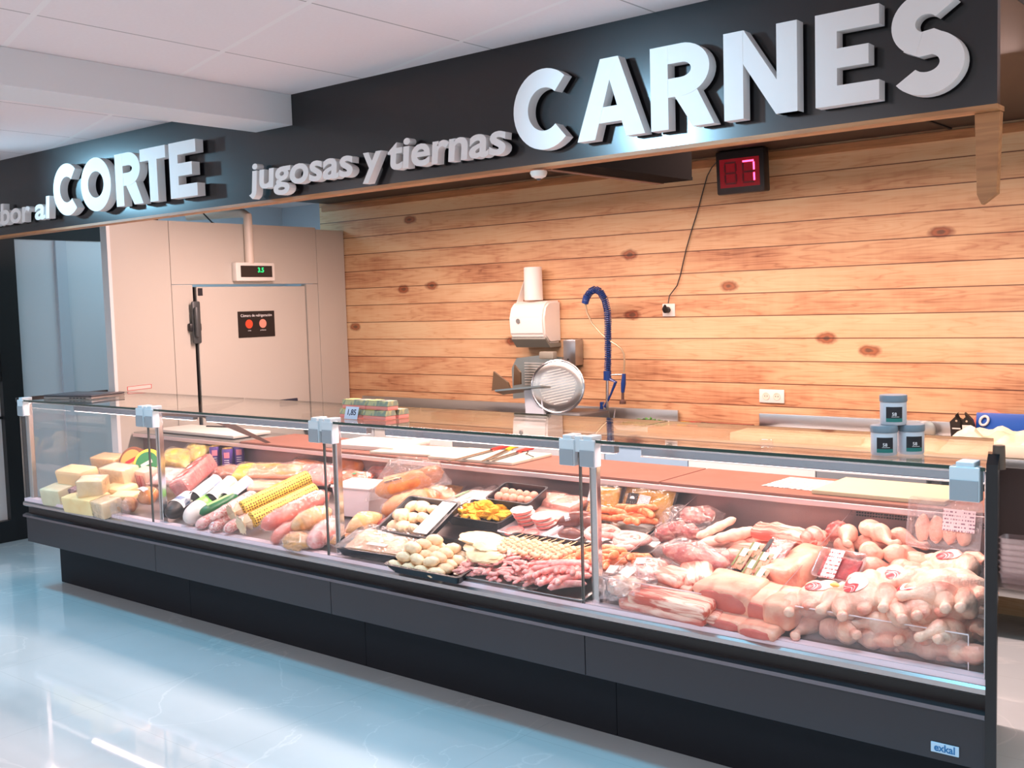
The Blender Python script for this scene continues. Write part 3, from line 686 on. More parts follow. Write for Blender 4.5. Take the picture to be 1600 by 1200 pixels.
# posts, glass, hinges
for k in range(5):
    x = XL + ML * k
    x = {0: x + 0.035, 4: x - 0.006}.get(k, x + 0.035)
    b = nb(); pw = 0.012 if k == 4 else 0.017; box(b, x - pw, x + pw, 0.03, 0.062, 0.60, 1.235, 0.004)
    part('post', b, CHROME if k else STEEL)
    b = nb()
    prism(b, [(0.05, 1.235), (0.05, 1.205), (0.34, 1.165), (0.78, 0.963), (0.81, 0.963), (0.40, 1.185), (0.62, 1.235)], 'x', x - 0.008, x + 0.008)
    if k == 1: part('support_arm', b, DSTEEL)
    else: b.free()
    for s in ((-1, 1) if 0 < k < 4 else ((1,) if k == 0 else (-1,))):
        xx = XL + ML * k + s * 0.048 if 0 < k < 4 else x + s * (0.022 if k == 0 else 0.055)
        hb = nb(); w2 = 0.036 if k != 4 else 0.044
        box(hb, xx - w2, xx + w2, -0.024, 0.02, 1.145, 1.250, 0.004); box(hb, xx - w2 * 0.6, xx + w2 * 0.6, -0.018, 0.05, 1.247, 1.264, 0.003)
        hh = part('glass_clamp', hb, HINGE)
        part('clamp_body', box(nb(), xx - w2 + 0.003, xx + w2 - 0.003, -0.027, -0.0235, 1.148, 1.21, 0.001), mat('clamp_grey', (150, 158, 164), 0.4), hh)
        hh.children[0].location = (0, 0, 0)
    if 0 < k < 4:
        part('clamp_link', box(nb(), XL + ML * k - 0.014, XL + ML * k + 0.014, -0.016, 0.03, 1.20, 1.262, 0.003), HINGE)
for k in range(4):
    a, c = XL + ML * k + 0.004, XL + ML * (k + 1) - 0.004
    g = part('front_glass', box(nb(), a, c, -0.004, 0.004, 0.604, 1.236), GLASS)
    for q_ in (a, c): part('glass_edge', box(nb(), q_ - 0.0011, q_ + 0.0004, -0.0043, 0.0043, 0.604, 1.236), EDGE2, g)
    g = part('top_glass', box(nb(), a, c, -0.012, 0.66, 1.240, 1.250), TOPGLASS)
    for q_ in (-0.0145, 0.66): part('glass_edge', box(nb(), a, c, q_, q_ + 0.0025, 1.2395, 1.2505), EDGE, g)
    part('front_profile', box(nb(), a + 0.03, c - 0.03, 0.03, 0.062, 1.226, 1.2385, 0.002), CHROME)
    part('lamp_profile', box(nb(), a + 0.06, c - 0.06, 0.332, 0.372, 1.144, 1.196, 0.006), mat('profile_metal', (150, 160, 172), 0.22, 0.9))
    part('lamp_tube', box(nb(), a + 0.07, c - 0.07, 0.335, 0.368, 1.1425, 1.1445), mat('lamp_diffuser', (255, 240, 240), 0.5, emit=(255, 225, 222), es=6))
    if k == 3:
        fr2 = nb(); box(fr2, a + 0.06, c - 0.06, 0.329, 0.332, 1.140, 1.145); box(fr2, a + 0.06, c - 0.06, 0.329, 0.332, 1.195, 1.199)
        part('lamp_edge', fr2, WHITEP)
part('side_glass', box(nb(), XL + 0.004, XL + 0.012, 0.06, 0.62, 0.604, 1.236), GLASS)
b = nb(); box(b, XL - 0.004, XL + 0.012, -0.02, 0.62, 1.236, 1.262); 
part('side_rail', b, BLACKP)
# acrylic front guards and dividers inside
def guard(a, c, z1):
    g = part('acrylic_guard', box(nb(), a, c, 0.058, 0.062, 0.60, z1), ACRYL)
    bb = nb(); box(bb, a, c, 0.0575, 0.0625, z1, z1 + 0.003); box(bb, c - 0.002, c + 0.001, 0.0575, 0.0625, 0.60, z1)
    part('guard_edge', bb, ACEDGE, g)
guard(-2.37, -1.62, 0.700); guard(-1.61, -0.97, 0.712)
def divider(x, top=0.13, y0=0.07, y1=0.80):
    pts = [(y0, bedz(y0)), (y0, bedz(y0) + top * 0.75), (y0 + 0.06, bedz(y0) + top), (y1, bedz(y1) + top + 0.02), (y1, bedz(y1))]
    g = part('acrylic_divider', prism(nb(), pts, 'x', x - 0.002, x + 0.002), ACRYL)
    bb = nb()
    for (p, q) in zip(pts[:-1][0:3], pts[1:4]): tube(bb, [(x, p[0], p[1]), (x, q[0], q[1])], 0.0014, 4)
    part('divider_edge', bb, mat('divider_grey', (150, 132, 134), 0.3), g)
divider(-1.625, 0.14); divider(-2.33, 0.13)
# maker's badge
bg = part('maker_badge', box(nb(), -1.064, -0.979, -0.006, -0.0005, 0.3425, 0.375, 0.002), mat('badge_blue', (178, 210, 232), 0.35))
me = text('exkal', 0.033, 0.0004, 0.0008, sx=0.93)
o = obj('lettering', me, mat('badge_ink', (30, 110, 165), 0.4), bg, (-1.0215 - CX, -0.0066 - CY, 0.3592), (PI / 2, 0, 0))
# ------------------------------------------------------------------ food: materials
SL = math.atan(BK)
CHICK = mat('chicken_skin', (244, 204, 180), 0.34, c2=(222, 138, 118), ns=11, bump=0.35, bs=110, contrast=(0.42, 0.70))
CHICK2 = mat('chicken_leg_skin', (242, 194, 172), 0.34, c2=(222, 140, 122), ns=13, bump=0.2, bs=140, contrast=(0.4, 0.75))
PORK = mat('pork_marbled', (216, 112, 98), 0.36, c2=(250, 212, 194), ns=16, bump=0.3, bs=60, stretch=(0.35, 1.4, 1.4), contrast=(0.42, 0.6))
PORKD = mat('pork_lean', (190, 84, 80), 0.34, c2=(238, 178, 160), ns=18, bump=0.3, bs=50, stretch=(0.4, 1.5, 1.5), contrast=(0.45, 0.66))
RIB = mat('rib_meat', (204, 98, 82), 0.36, c2=(248, 206, 184), ns=22, bump=0.4, bs=60, stretch=(0.25, 2.0, 1.5), contrast=(0.42, 0.58))
LOIN = mat('loin_fat_cap', (238, 176, 150), 0.36, c2=(214, 116, 96), ns=9, bump=0.25, bs=50, contrast=(0.45, 0.7))
CUTF = mat('cut_loin_face', (196, 90, 80), 0.34, c2=(212, 114, 102), ns=10)
FAT = mat('pork_fat', (252, 228, 208), 0.34, c2=(240, 180, 160), ns=12, bump=0.2, bs=40)
LIVER = mat('red_offal', (120, 16, 26), 0.3, c2=(168, 44, 50), ns=30, bump=0.5, bs=50)
SAUSP = mat('pink_sausage', (236, 138, 134), 0.32, c2=(246, 178, 168), ns=50, bump=0.12, bs=90)
SAUSF = mat('coiled_sausage', (240, 160, 152), 0.32, c2=(250, 202, 190), ns=45, bump=0.12, bs=90)
SAUSO = mat('orange_sausage', (222, 108, 58), 0.30, c2=(240, 150, 100), ns=45, bump=0.15, bs=90)
MINCE = mat('raw_strips', (228, 132, 128), 0.35, c2=(246, 190, 178), ns=35, bump=0.3, bs=70)
SKEW = mat('seasoned_meat', (214, 138, 104), 0.45, c2=(238, 190, 150), ns=45, bump=0.5, bs=90)
WSAUS = mat('white_sausage', (250, 222, 184), 0.4, c2=(240, 200, 156), ns=30, bump=0.2, bs=80)
BREAD = mat('pale_flat_fillet', (236, 212, 172), 0.6, c2=(220, 186, 140), ns=18, bump=0.3, bs=40)
NUGG = mat('breaded_yellow', (240, 184, 44), 0.7, c2=(226, 156, 36), ns=60, bump=0.5, bs=160)
CURED = mat('cured_loaf', (224, 152, 74), 0.4, c2=(196, 108, 52), ns=9, bump=0.3, bs=25)
CUREDB = mat('cured_loaf_brown', (150, 86, 48), 0.4, c2=(196, 120, 64), ns=10)
BURG = mat('burger_meat', (226, 112, 108), 0.4, c2=(238, 148, 138), ns=50, bump=0.4, bs=80)
BLOODS = mat('blood_sausage', (96, 52, 46), 0.3, c2=(124, 70, 60), ns=20, bump=0.2)
CHPALE = mat('pale_cheese', (250, 222, 180), 0.5, c2=(244, 208, 160), ns=8)
CHYEL = mat('yellow_cheese', (250, 228, 172), 0.5, c2=(244, 212, 150), ns=8)
CHGREY = mat('waxed_cheese', (226, 220, 188), 0.45, c2=(214, 206, 172), ns=8)
RIND = mat('cheese_rind', (228, 170, 110), 0.55, c2=(206, 146, 92), ns=30, bump=0.2)
DRIND = mat('dark_rind', (132, 78, 50), 0.5)
TRAYB = mat('black_tray', (30, 29, 34), 0.28)
TRAYW = mat('white_foam_tray', (240, 230, 232), 0.5)
PKRED = mat('pack_red', (206, 48, 52), 0.3)
PKGREEN = mat('pack_green', (40, 128, 70), 0.3)
PKBLUE = mat('pack_blue', (70, 140, 205), 0.3)
PKPURP = mat('can_purple', (92, 66, 150), 0.3)
PKYEL = mat('pack_yellow', (248, 200, 40), 0.3, c2=(244, 224, 90), ns=5)
PKORG = mat('pack_orange', (236, 128, 66), 0.3, c2=(244, 170, 120), ns=6)
OLIVE = mat('yellow_marinade', (214, 160, 46), 0.25, c2=(170, 110, 28), ns=9, bump=0.4, bs=14)

def pattern_roll_mat():
    m = bpy.data.materials.new('patterned_yellow_wrap'); N, L = nt(m); b = N['Principled BSDF']; b.inputs['Roughness'].default_value = 0.32
    tc = N.new('ShaderNodeTexCoord'); mp = N.new('ShaderNodeMapping'); mp.inputs['Scale'].default_value = (1, 1, 1); L.new(tc.outputs['Object'], mp.inputs[0])
    v = N.new('ShaderNodeTexVoronoi'); v.inputs['Scale'].default_value = 70; v.inputs['Randomness'].default_value = 0.2; L.new(mp.outputs[0], v.inputs['Vector'])
    r = N.new('ShaderNodeValToRGB'); e = r.color_ramp.elements; e[0].position = 0.33; e[0].color = srgb((110, 70, 26)); e[1].position = 0.37; e[1].color = srgb((246, 210, 92)); r.color_ramp.interpolation = 'LINEAR'
    L.new(v.outputs['Distance'], r.inputs[0]); L.new(r.outputs[0], b.inputs['Base Color'])
    return m
PATT = pattern_roll_mat()
def tag_mat():
    m = bpy.data.materials.new('red_white_tag'); N, L = nt(m); b = N['Principled BSDF']; b.inputs['Roughness'].default_value = 0.3
    tc = N.new('ShaderNodeTexCoord'); s = N.new('ShaderNodeSeparateXYZ'); L.new(tc.outputs['Generated'], s.inputs[0])
    n = N.new('ShaderNodeMath'); n.operation = 'SINE'; k = N.new('ShaderNodeMath'); k.operation = 'MULTIPLY'; k.inputs[1].default_value = 6.2; L.new(s.outputs[0], k.inputs[0]); L.new(k.outputs[0], n.inputs[0])
    a = N.new('ShaderNodeMath'); a.operation = 'MULTIPLY_ADD'; a.inputs[1].default_value = 0.22; L.new(n.outputs[0], a.inputs[0]); L.new(s.outputs[1], a.inputs[2])
    r = N.new('ShaderNodeValToRGB'); r.color_ramp.interpolation = 'CONSTANT'; e = r.color_ramp.elements; e[0].position = 0; e[0].color = srgb((196, 36, 52)); e[1].position = 0.46; e[1].color = srgb((250, 244, 244))
    q = e.new(0.16); q.color = srgb((240, 200, 200)); q = e.new(0.2); q.color = srgb((196, 36, 52)); q = e.new(0.28); q.color = srgb((240, 205, 205)); q = e.new(0.31); q.color = srgb((196, 36, 52))
    L.new(a.outputs[0], r.inputs[0]); L.new(r.outputs[0], b.inputs['Base Color'])
    return m
TAGM = tag_mat()
def print_mat(name, base, ink, rows=9, cover=0.55, frame=None):
    """printed label: rows of broken dark dashes like unreadable small print"""
    if name in MC: return MC[name]
    m = bpy.data.materials.new(name); N, L = nt(m); b = N['Principled BSDF']; b.inputs['Roughness'].default_value = 0.5
    tc = N.new('ShaderNodeTexCoord'); s = N.new('ShaderNodeSeparateXYZ'); L.new(tc.outputs['Generated'], s.inputs[0])
    r = N.new('ShaderNodeMath'); r.operation = 'MULTIPLY'; r.inputs[1].default_value = rows; L.new(s.outputs[1], r.inputs[0])
    f = N.new('ShaderNodeMath'); f.operation = 'FRACT'; L.new(r.outputs[0], f.inputs[0])
    fl = N.new('ShaderNodeMath'); fl.operation = 'FLOOR'; L.new(r.outputs[0], fl.inputs[0])
    g = N.new('ShaderNodeMath'); g.operation = 'LESS_THAN'; g.inputs[1].default_value = 0.42; L.new(f.outputs[0], g.inputs[0])
    cb = N.new('ShaderNodeCombineXYZ'); x = N.new('ShaderNodeMath'); x.operation = 'MULTIPLY'; x.inputs[1].default_value = 22; L.new(s.outputs[0], x.inputs[0]); L.new(x.outputs[0], cb.inputs[0]); y = N.new('ShaderNodeMath'); y.operation = 'MULTIPLY'; y.inputs[1].default_value = 3.7; L.new(fl.outputs[0], y.inputs[0]); L.new(y.outputs[0], cb.inputs[1])
    n = N.new('ShaderNodeTexNoise'); n.inputs['Scale'].default_value = 1; n.inputs['Detail'].default_value = 1; L.new(cb.outputs[0], n.inputs['Vector'])
    h = N.new('ShaderNodeMath'); h.operation = 'GREATER_THAN'; h.inputs[1].default_value = 1 - cover; L.new(n.outputs[0], h.inputs[0])
    q = N.new('ShaderNodeMath'); q.operation = 'MULTIPLY'; L.new(g.outputs[0], q.inputs[0]); L.new(h.outputs[0], q.inputs[1])
    mx = N.new('ShaderNodeMixRGB'); mx.inputs[1].default_value = srgb(base); mx.inputs[2].default_value = srgb(ink); L.new(q.outputs[0], mx.inputs[0]); L.new(mx.outputs[0], b.inputs['Base Color'])
    MC[name] = m
    return m
LBLW = print_mat('label_print', (246, 240, 240), (110, 100, 110), 8)
LBLR = print_mat('label_print_red', (246, 236, 236), (190, 60, 60), 7)
SHEETP = print_mat('price_sheet_print', (244, 240, 230), (130, 120, 120), 8, 0.5)

# ------------------------------------------------------------------ food: shapes
def frame_of(P, Q, roll=0.0):
    d = (Q - P); L = d.length; d.normalize()
    z = Vector((0, 0, 1)); y = z.cross(d).normalized(); z = d.cross(y)
    M = Matrix((d, y, z)).transposed() @ Matrix.Rotation(roll, 3, 'X')
    return (P + Q) / 2, M.to_euler(), L
def pillow(bm, w, d, t, amp=0.15, seed=0, n=16, p=3.0, ruff=0.0):
    def th(u, v):
        a = max(0.0, 1 - abs(2 * u) ** p) * max(0.0, 1 - abs(2 * v) ** p)
        return a ** 0.5 * t / 2 * (1 + amp * 2 * noise.noise(Vector((u * 5 + seed, v * 5, seed * 1.7))))
    top, bot = [], []
    for i in range(n + 1):
        for lst, sgn in ((top, 1), (bot, -1)):
            row = []
            for j in range(n + 1):
                u, v = i / n - 0.5, j / n - 0.5
                e = ruff * noise.noise(Vector((u * 14 + seed, v * 14, 3.3)))
                row.append(bm.verts.new((u * w, v * d, sgn * (th(u, v) + 0.0005) + e)))
            lst.append(row)
    for i in range(n):
        for j in range(n):
            bm.faces.new((top[i][j], top[i + 1][j], top[i + 1][j + 1], top[i][j + 1]))
            bm.faces.new((bot[i][j], bot[i][j + 1], bot[i + 1][j + 1], bot[i + 1][j]))
    for k in range(n):
        bm.faces.new((top[k][0], bot[k][0], bot[k + 1][0], top[k + 1][0])); bm.faces.new((top[k][n], top[k + 1][n], bot[k + 1][n], bot[k][n]))
        bm.faces.new((top[0][k], top[0][k + 1], bot[0][k + 1], bot[0][k])); bm.faces.new((top[n][k], bot[n][k], bot[n][k + 1], top[n][k + 1]))
    return bm
def rbox(w, d, h, bev=0.008, amp=0.0, seed=0, cuts=0):
    b = box(nb(), -w / 2, w / 2, -d / 2, d / 2, -h / 2, h / 2, bev, 2)
    if amp:
        bmesh.ops.subdivide_edges(b, edges=b.edges[:], cuts=3, use_grid_fill=True)
        for v in b.verts: v.co += v.co.normalized() * amp * noise.noise(v.co * 22 + Vector((seed, 0, 0)))
    return b
def tray_mesh(w, d, h, t=0.004):
    b = nb(); k = 0.86
    def rect(sx, sy, z, r=0.02, n=4):
        out = []
        for cx_, cy_, a0 in ((sx - r, sy - r, 0), (-sx + r, sy - r, 90), (-sx + r, -sy + r, 180), (sx - r, -sy + r, 270)):
            for i in range(n + 1):
                a = math.radians(a0 + 90 * i / n); out.append(b.verts.new((cx_ + r * math.cos(a), cy_ + r * math.sin(a), z)))
        return out
    R = [rect(w / 2 * k, d / 2 * k, 0), rect(w / 2 * 0.97, d / 2 * 0.97, h), rect(w / 2, d / 2, h + 0.001), rect(w / 2, d / 2, h + t), rect(w / 2 * 0.93, d / 2 * 0.93, h + t), rect(w / 2 * k - t, d / 2 * k - t, t)]
    for A, B in zip(R, R[1:]):
        for i in range(len(A)): b.faces.new((A[i], A[(i + 1) % len(A)], B[(i + 1) % len(A)], B[i]))
    b.faces.new(R[0][::-1]); b.faces.new(R[-1])
    return b
def roll_body(L, r, bulge=0.0, taper=0.25, seg=18, amp=0.0, seed=0):
    n = 22; pts, rad = [], []
    for i in range(n + 1):
        u = i / n; x = -L / 2 + L * u; e = min(u, 1 - u) * L / r
        k = math.sqrt(max(0.0, 1 - max(0, 1 - e / taper / 4) ** 2)) if taper > 0 else 1
        pts.append((x, 0, 0)); rad.append(r * max(0.12, k) * (1 + bulge * math.sin(PI * u) + amp * noise.noise(Vector((u * L * 30, seed, 0)))))
    return tube(nb(), pts, rad, seg)
def band(L0, L1, r, a0=0, a1=360, seg=22):
    """cylinder patch around local x; angle 90 = top"""
    b = nb(); V = []
    for x in (L0, L1):
        V.append([b.verts.new((x, r * math.cos(math.radians(a0 + (a1 - a0) * k / seg)), r * math.sin(math.radians(a0 + (a1 - a0) * k / seg)))) for k in range(seg + 1)])
    for k in range(seg): b.faces.new((V[0][k], V[0][k + 1], V[1][k + 1], V[1][k]))
    return b
def vband(z0, z1, r, phi, half, seg=14):
    """upright label patch facing compass angle phi (degrees)"""
    b = nb(); V = []
    for z in (z0, z1): V.append([b.verts.new((r * math.cos(math.radians(phi - half + 2 * half * k / seg)), r * math.sin(math.radians(phi - half + 2 * half * k / seg)), z)) for k in range(seg + 1)])
    for k in range(seg): b.faces.new((V[0][k], V[0][k + 1], V[1][k + 1], V[1][k]))
    return b
def knot(L, r, side=-1, seed=0, spread=1.0, ln=0.05):
    """gathered paper end of a wrapped roll"""
    b = nb(); n = 20; R = []
    for j, (dx, rr) in enumerate(((0, 0.98), (0.35, 0.6), (0.55, 0.32), (0.7, 0.5), (1.0, 0.95 * spread))):
        ring = []
        for k in range(n):
            a = 2 * PI * k / n; w = 1 + (0.10 if j > 2 else 0.06) * (1 if k % 2 else -1) + 0.25 * noise.noise(Vector((a, seed, j)))
            ring.append(b.verts.new((side * (L / 2 + dx * ln), r * rr * w * math.cos(a), r * rr * w * math.sin(a))))
        R.append(ring)
    for A, B in zip(R, R[1:]):
        for k in range(n): b.faces.new((A[k], A[(k + 1) % n], B[(k + 1) % n], B[k]))
    return b
def at(p): return bed(*p)
def roll(name, label, cat, p1, p2, r, m, group=None, bands=(), film=False, ends=None, clip=False, bulge=0.03, taper=0.5, amp=0.0, roll_a=0.0):
    P, Q = at(p1), at(p2); c, e, L = frame_of(P, Q, roll_a)
    t = thing(name, label, cat, c, e, group)
    obj('casing', roll_body(L, r, bulge, taper, amp=amp, seed=p1[0]), m, t)
    for (u0, u1, mm, a0, a1) in bands:
        nm = 'label' if mm in (LBLW, LBLR) or a1 - a0 < 300 else 'printed_band'
        obj(nm, band(-L / 2 + L * u0, -L / 2 + L * u1, r * 1.045 + 0.0004, a0, a1), mm, t)
    if ends: obj('wrapped_end', knot(L, r, ends[0], p1[0], ends[2] if len(ends) > 2 else 1.0), ends[1], t)
    if clip:
        b = nb()
        for s in (-1, 1): cyl(b, (s * (L / 2 - 0.002), 0, 0), (s * (L / 2 + 0.012), 0, 0), 0.006, 0.003, 8)
        obj('end_clips', b, CHROME, t)
    if film: obj('wrapper', roll_body(L * 1.06, r * 1.10, bulge, taper * 1.2, seg=24, amp=0.25, seed=p1[1]), FILM, t)
    return t
def lump(name, label, cat, p, dims, m, yaw=0, group=None, amp=0.18, fr=2.2, seed=0, ex=1.0, pitch=0.0, film=None, sub=4, rollx=0.0):
    c = at(p); t = thing(name, label, cat, c, (SL + rollx, pitch, math.radians(yaw)), group)
    obj('meat' if cat not in ('cheese', 'bread') else cat, blob(nb(), (0, 0, 0), [d / 2 for d in dims], amp, fr, seed or p[0] * 0.37, sub, ex), m, t)
    if film:
        obj('wrapper', blob(nb(), (0, 0, 0), [d / 2 * 1.07 + 0.003 for d in dims], amp * 1.1 + 0.08, fr * 1.6, (seed or p[0]) + 1, 4, ex), film, t)
    return t
def bagged(name, label, cat, p, w, d, t_, m, yaw=0, pitch=0.0, rollx=SL, film=FILM, labels=(), group=None, seed=None, amp=0.15, partname='contents'):
    s = p[0] if seed is None else seed
    t = thing(name, label, cat, at(p), (rollx, pitch, math.radians(yaw)), group)
    obj(partname, pillow(nb(), w, d, t_, amp, s, 16), m, t)
    if film: obj('wrapper', pillow(nb(), w * 1.1, d * 1.12, t_ * 1.12, amp * 1.5, s + 2, 18, 3.2, 0.004), film, t)
    for (u, v, lw, ld, lm, a) in labels:
        obj('label', sheet(nb(), lw, ld, 4, 4, None), lm, t, (u * w, v * d, t_ / 2 * 1.16 + 0.0015), (0, 0, math.radians(a)), smooth=False)
    return t

# ------------------------------------------------------------------ cheeses, left end
def cheese(label, p, w, d, h, m, yaw=0, group=None, lab=None, film=False, name='cheese_block', rx=SL, bev=0.008):
    t = thing(name, label, 'cheese', at(p), (rx, 0, math.radians(yaw)), group)
    obj('cheese', rbox(w, d, h, bev, 0.003, p[0]), m, t)
    if lab: obj('label', rbox(w * 0.7, 0.001, h * 0.6, 0), lab, t, (0, -d / 2 - 0.004, 0), smooth=False)
    if film: obj('wrapper', rbox(w * 1.05, d * 1.06, h * 1.07, 0.01, 0.009, p[1]), FILM, t)
    return t
cheese('dull greenish grey cheese block lying at the far left front', (92, 773, 0.05), 0.20, 0.13, 0.11, CHGREY, 6)
cheese('long yellow cheese block lying behind the front glass', (136, 785, 0.045), 0.30, 0.15, 0.10, CHYEL, 4)
cheese('whitish cheese block in film beside the long yellow one', (168, 792, 0.045), 0.15, 0.13, 0.10, CHPALE, -6, film=True)
cheese('half wheel of pale orange cheese at the left, top layer', (122, 746, 0.13), 0.28, 0.14, 0.13, mat('peach_cheese', (250, 208, 158), 0.5), 5, bev=0.02)
cheese('small square wedge of cheese with rind, standing on the yellow block', (146, 760, 0.14), 0.16, 0.12, 0.11, mat('buff_cheese', (238, 208, 156), 0.5, c2=(250, 226, 184), ns=6), 38, film=True)
cheese('bright cream cheese wedge in film, right of the half wheel', (188, 743, 0.13), 0.27, 0.12, 0.12, CHPALE, 0, film=True)
cheese('low round yellow cheese under the bright cream wedge', (188, 766, 0.07), 0.22, 0.14, 0.07, CHYEL, 0, bev=0.02)
cheese('film wrapped cheese wedge lying on the back row', (172, 722, 0.13), 0.26, 0.12, 0.09, mat('honey_cheese', (246, 202, 140), 0.5), 4, film=True)
cheese('pink striped cheese pack under the green labelled wheel', (230, 747, 0.10), 0.14, 0.10, 0.12, mat('pink_pack', (240, 190, 170), 0.35), 0, lab=LBLR)
cheese('pale yellow slice of cheese beside the knotted sausage', (196, 775, 0.08), 0.16, 0.10, 0.035, CHYEL, 25)
for lab, p, r, rim, face, c3, yw in (('upright dark rinded cheese wheel with gold label at the back', (209, 722, 0.14), 0.098, DRIND, mat('gold_label', (226, 170, 84), 0.4), INKRED, 22),
                     ('upright cheese wheel with green and yellow label at the back', (233, 726, 0.14), 0.098, PKYEL, PKGREEN, PAPER, 28)):
    t = thing('round_cheese', lab, 'cheese', at(p), (math.radians(68), 0, math.radians(yw)))
    obj('rind', lathe(nb(), [(r * 0.93, -0.03), (r, -0.022), (r, 0.022), (r * 0.93, 0.03)], 36), rim, t)
    f = obj('label', lathe(nb(), [(r * 0.78, 0.0302), (r * 0.78, 0.032)], 32), face, t)
    b = nb(); box(b, -0.04, 0.04, -0.012, 0.012, 0.0322, 0.0332)
    obj('label_strip', b, c3, t, rot=(0, 0, 0.5), smooth=False)
roll('knotted_sausage', 'short brown sausage with gathered clear end by the front glass', 'sausage', (192, 793, 0.05), (214, 783, 0.05), 0.058, mat('pale_ham', (222, 160, 110), 0.4, c2=(190, 110, 70), ns=14), film=True, ends=(-1, FILM2))
roll('round_ham', 'orange netted round ham with cut face beside the first chrome post', 'ham', (218, 781, 0.085), (246, 768, 0.085), 0.062, mat('orange_ham', (236, 160, 84), 0.4, c2=(216, 128, 66), ns=10), bands=((0.05, 0.35, LBLW, 60, 130),), film=True)
lump('dark_cheese', 'small dark net wrapped piece between the cheese blocks', 'cheese', (118, 766, 0.10), (0.10, 0.08, 0.05), mat('dark_net', (110, 76, 84), 0.5, c2=(160, 130, 130), ns=60), 10)

# ------------------------------------------------------------------ cold cuts, second bay
bagged('grated_cheese_bag', 'yellow bag of cheese at the back left of the cold cuts', 'cheese bag', (277, 716, 0.10), 0.32, 0.16, 0.08, mat('yellow_bag', (248, 206, 92), 0.35, c2=(250, 226, 150), ns=6), 4, rollx=0.6)
bagged('grated_cheese_bag', 'second yellow cheese bag, nearer to the purple cans', 'cheese bag', (305, 708, 0.12), 0.26, 0.14, 0.08, mat('yellow_bag', (248, 206, 92), 0.35), -6, rollx=0.7)
bagged('ham_pack', 'red and white sliced ham pack by the chrome post', 'ham pack', (266, 745, 0.11), 0.22, 0.16, 0.06, mat('rose_pack', (238, 150, 140), 0.3, c2=(250, 226, 220), ns=7), 20, rollx=0.45)
t = thing('ham_block', 'long square pink cooked ham with red labels leaning on the pile', 'ham', (0, 0, 0))
P, Q = at((279, 764, 0.11)), at((326, 722, 0.15)); c, e, L = frame_of(P, Q, math.radians(-22)); t.location = c; t.rotation_euler = e
obj('ham', rbox(L, 0.115, 0.105, 0.022, 0.004, 3), mat('cooked_ham', (236, 128, 128), 0.35, c2=(244, 160, 152), ns=16), t)
for u in (-0.28, 0.02, 0.32): obj('label', box(nb(), (u - 0.11) * L, (u + 0.11) * L, -0.045, 0.045, 0.0535, 0.055), PKRED, t, smooth=False)
for u in (-0.28, 0.02, 0.32): obj('emblem', lathe(nb(), [(0.02, 0.0553), (0.02, 0.0562)], 20, (u * L, 0, 0)), INKW, t)
obj('wrapper', rbox(L * 1.03, 0.125, 0.113, 0.024, 0.006, 9), FILM, t)
# purple cans
def can(label, p, rz):
    c = at(p); t = thing('drink_can', label, 'can', c, (0, 0, rz), 'purple cans behind the cold cuts')
    r = 0.036
    obj('can_body', lathe(nb(), [(r * 0.86, 0), (r, 0.006), (r, 0.112), (r * 0.88, 0.122)], 28), PKPURP, t)
    obj('can_rim', lathe(nb(), [(r * 0.88, 0.1222), (r * 0.9, 0.125), (r * 0.84, 0.125), (r * 0.82, 0.1225)], 28), mat('gold_rim', (214, 176, 110), 0.3, 0.8), t)
    l = obj('label', vband(0.066, 0.102, r + 0.0006, 305, 28), mat('can_badge', (238, 150, 170), 0.4), t)
    b = nb()
    for k in range(3): tube(b, [((r + 0.0012) * math.cos(math.radians(a)), (r + 0.0012) * math.sin(math.radians(a)), 0.052 - k * 0.013) for a in range(280, 331, 8)], 0.0022, 5)
    obj('print_lines', b, INKW, t)
    return t
can('purple drink can at the back, left one behind the ham block', (337, 727, 0.055), 0.25)
can('purple drink can at the back, middle one facing forward', (357, 731, 0.055), 0.1)
can('purple drink can at the back, right one beside the yellow pack', (374, 726, 0.055), 0.35)
lump('smoked_meat', 'brownish wrapped smoked meat in front of the purple cans', 'meat', (362, 738, 0.09), (0.24, 0.12, 0.08), mat('smoked', (206, 122, 92), 0.4, c2=(236, 168, 140), ns=14), 25, film=FILM)
lump('smoked_meat', 'pink wrapped meat between the ham block and the cans', 'meat', (343, 741, 0.08), (0.16, 0.12, 0.07), PORKD, 10, film=FILM)
bagged('yellow_pack', 'bright yellow food pack behind the dark salamis', 'food pack', (398, 739, 0.12), 0.28, 0.15, 0.07, PKYEL, 22, rollx=0.5)
bagged('orange_pack', 'orange and clear pack lying behind the patterned rolls', 'food pack', (433, 737, 0.13), 0.34, 0.13, 0.06, PKORG, 28, rollx=0.45, film=FILM2)
bagged('orange_pack', 'low orange pack with green corner under the patterned rolls', 'food pack', (415, 760, 0.10), 0.30, 0.12, 0.05, mat('salmon_pack', (240, 150, 110), 0.35, c2=(250, 200, 160), ns=8), 28)
WB = mat('white_band', (236, 238, 244), 0.35)
for lab, a, b_, col in (('black salami with light blue and white label, leftmost of the dark trio', (300, 782), (343, 749), PKBLUE),
                       ('black salami with green and white label, middle of the dark trio', (326, 785), (365, 751), mat('lime_band', (120, 190, 80), 0.35)),
                       ('dark salami with violet blue and white label, right of the dark trio', (350, 784), (392, 752), mat('violet_band', (110, 120, 215), 0.35))):
    roll('salami', lab, 'salami', (a[0], a[1], 0.09), (b_[0], b_[1], 0.13), 0.042, BLACKP, 'labelled salamis in the second bay',
         bands=((0.1, 0.92, WB, 30, 170), (0.16, 0.34, col, 28, 172), (0.62, 0.84, col, 28, 172)), clip=True)
roll('salami', 'salami with pale blue label and dark end beside the first post', 'salami', (262, 805, 0.055), (296, 780, 0.06), 0.052, BLACKP, bands=((0.35, 0.98, WB, 20, 170), (0.45, 0.65, PKBLUE, 20, 170)))
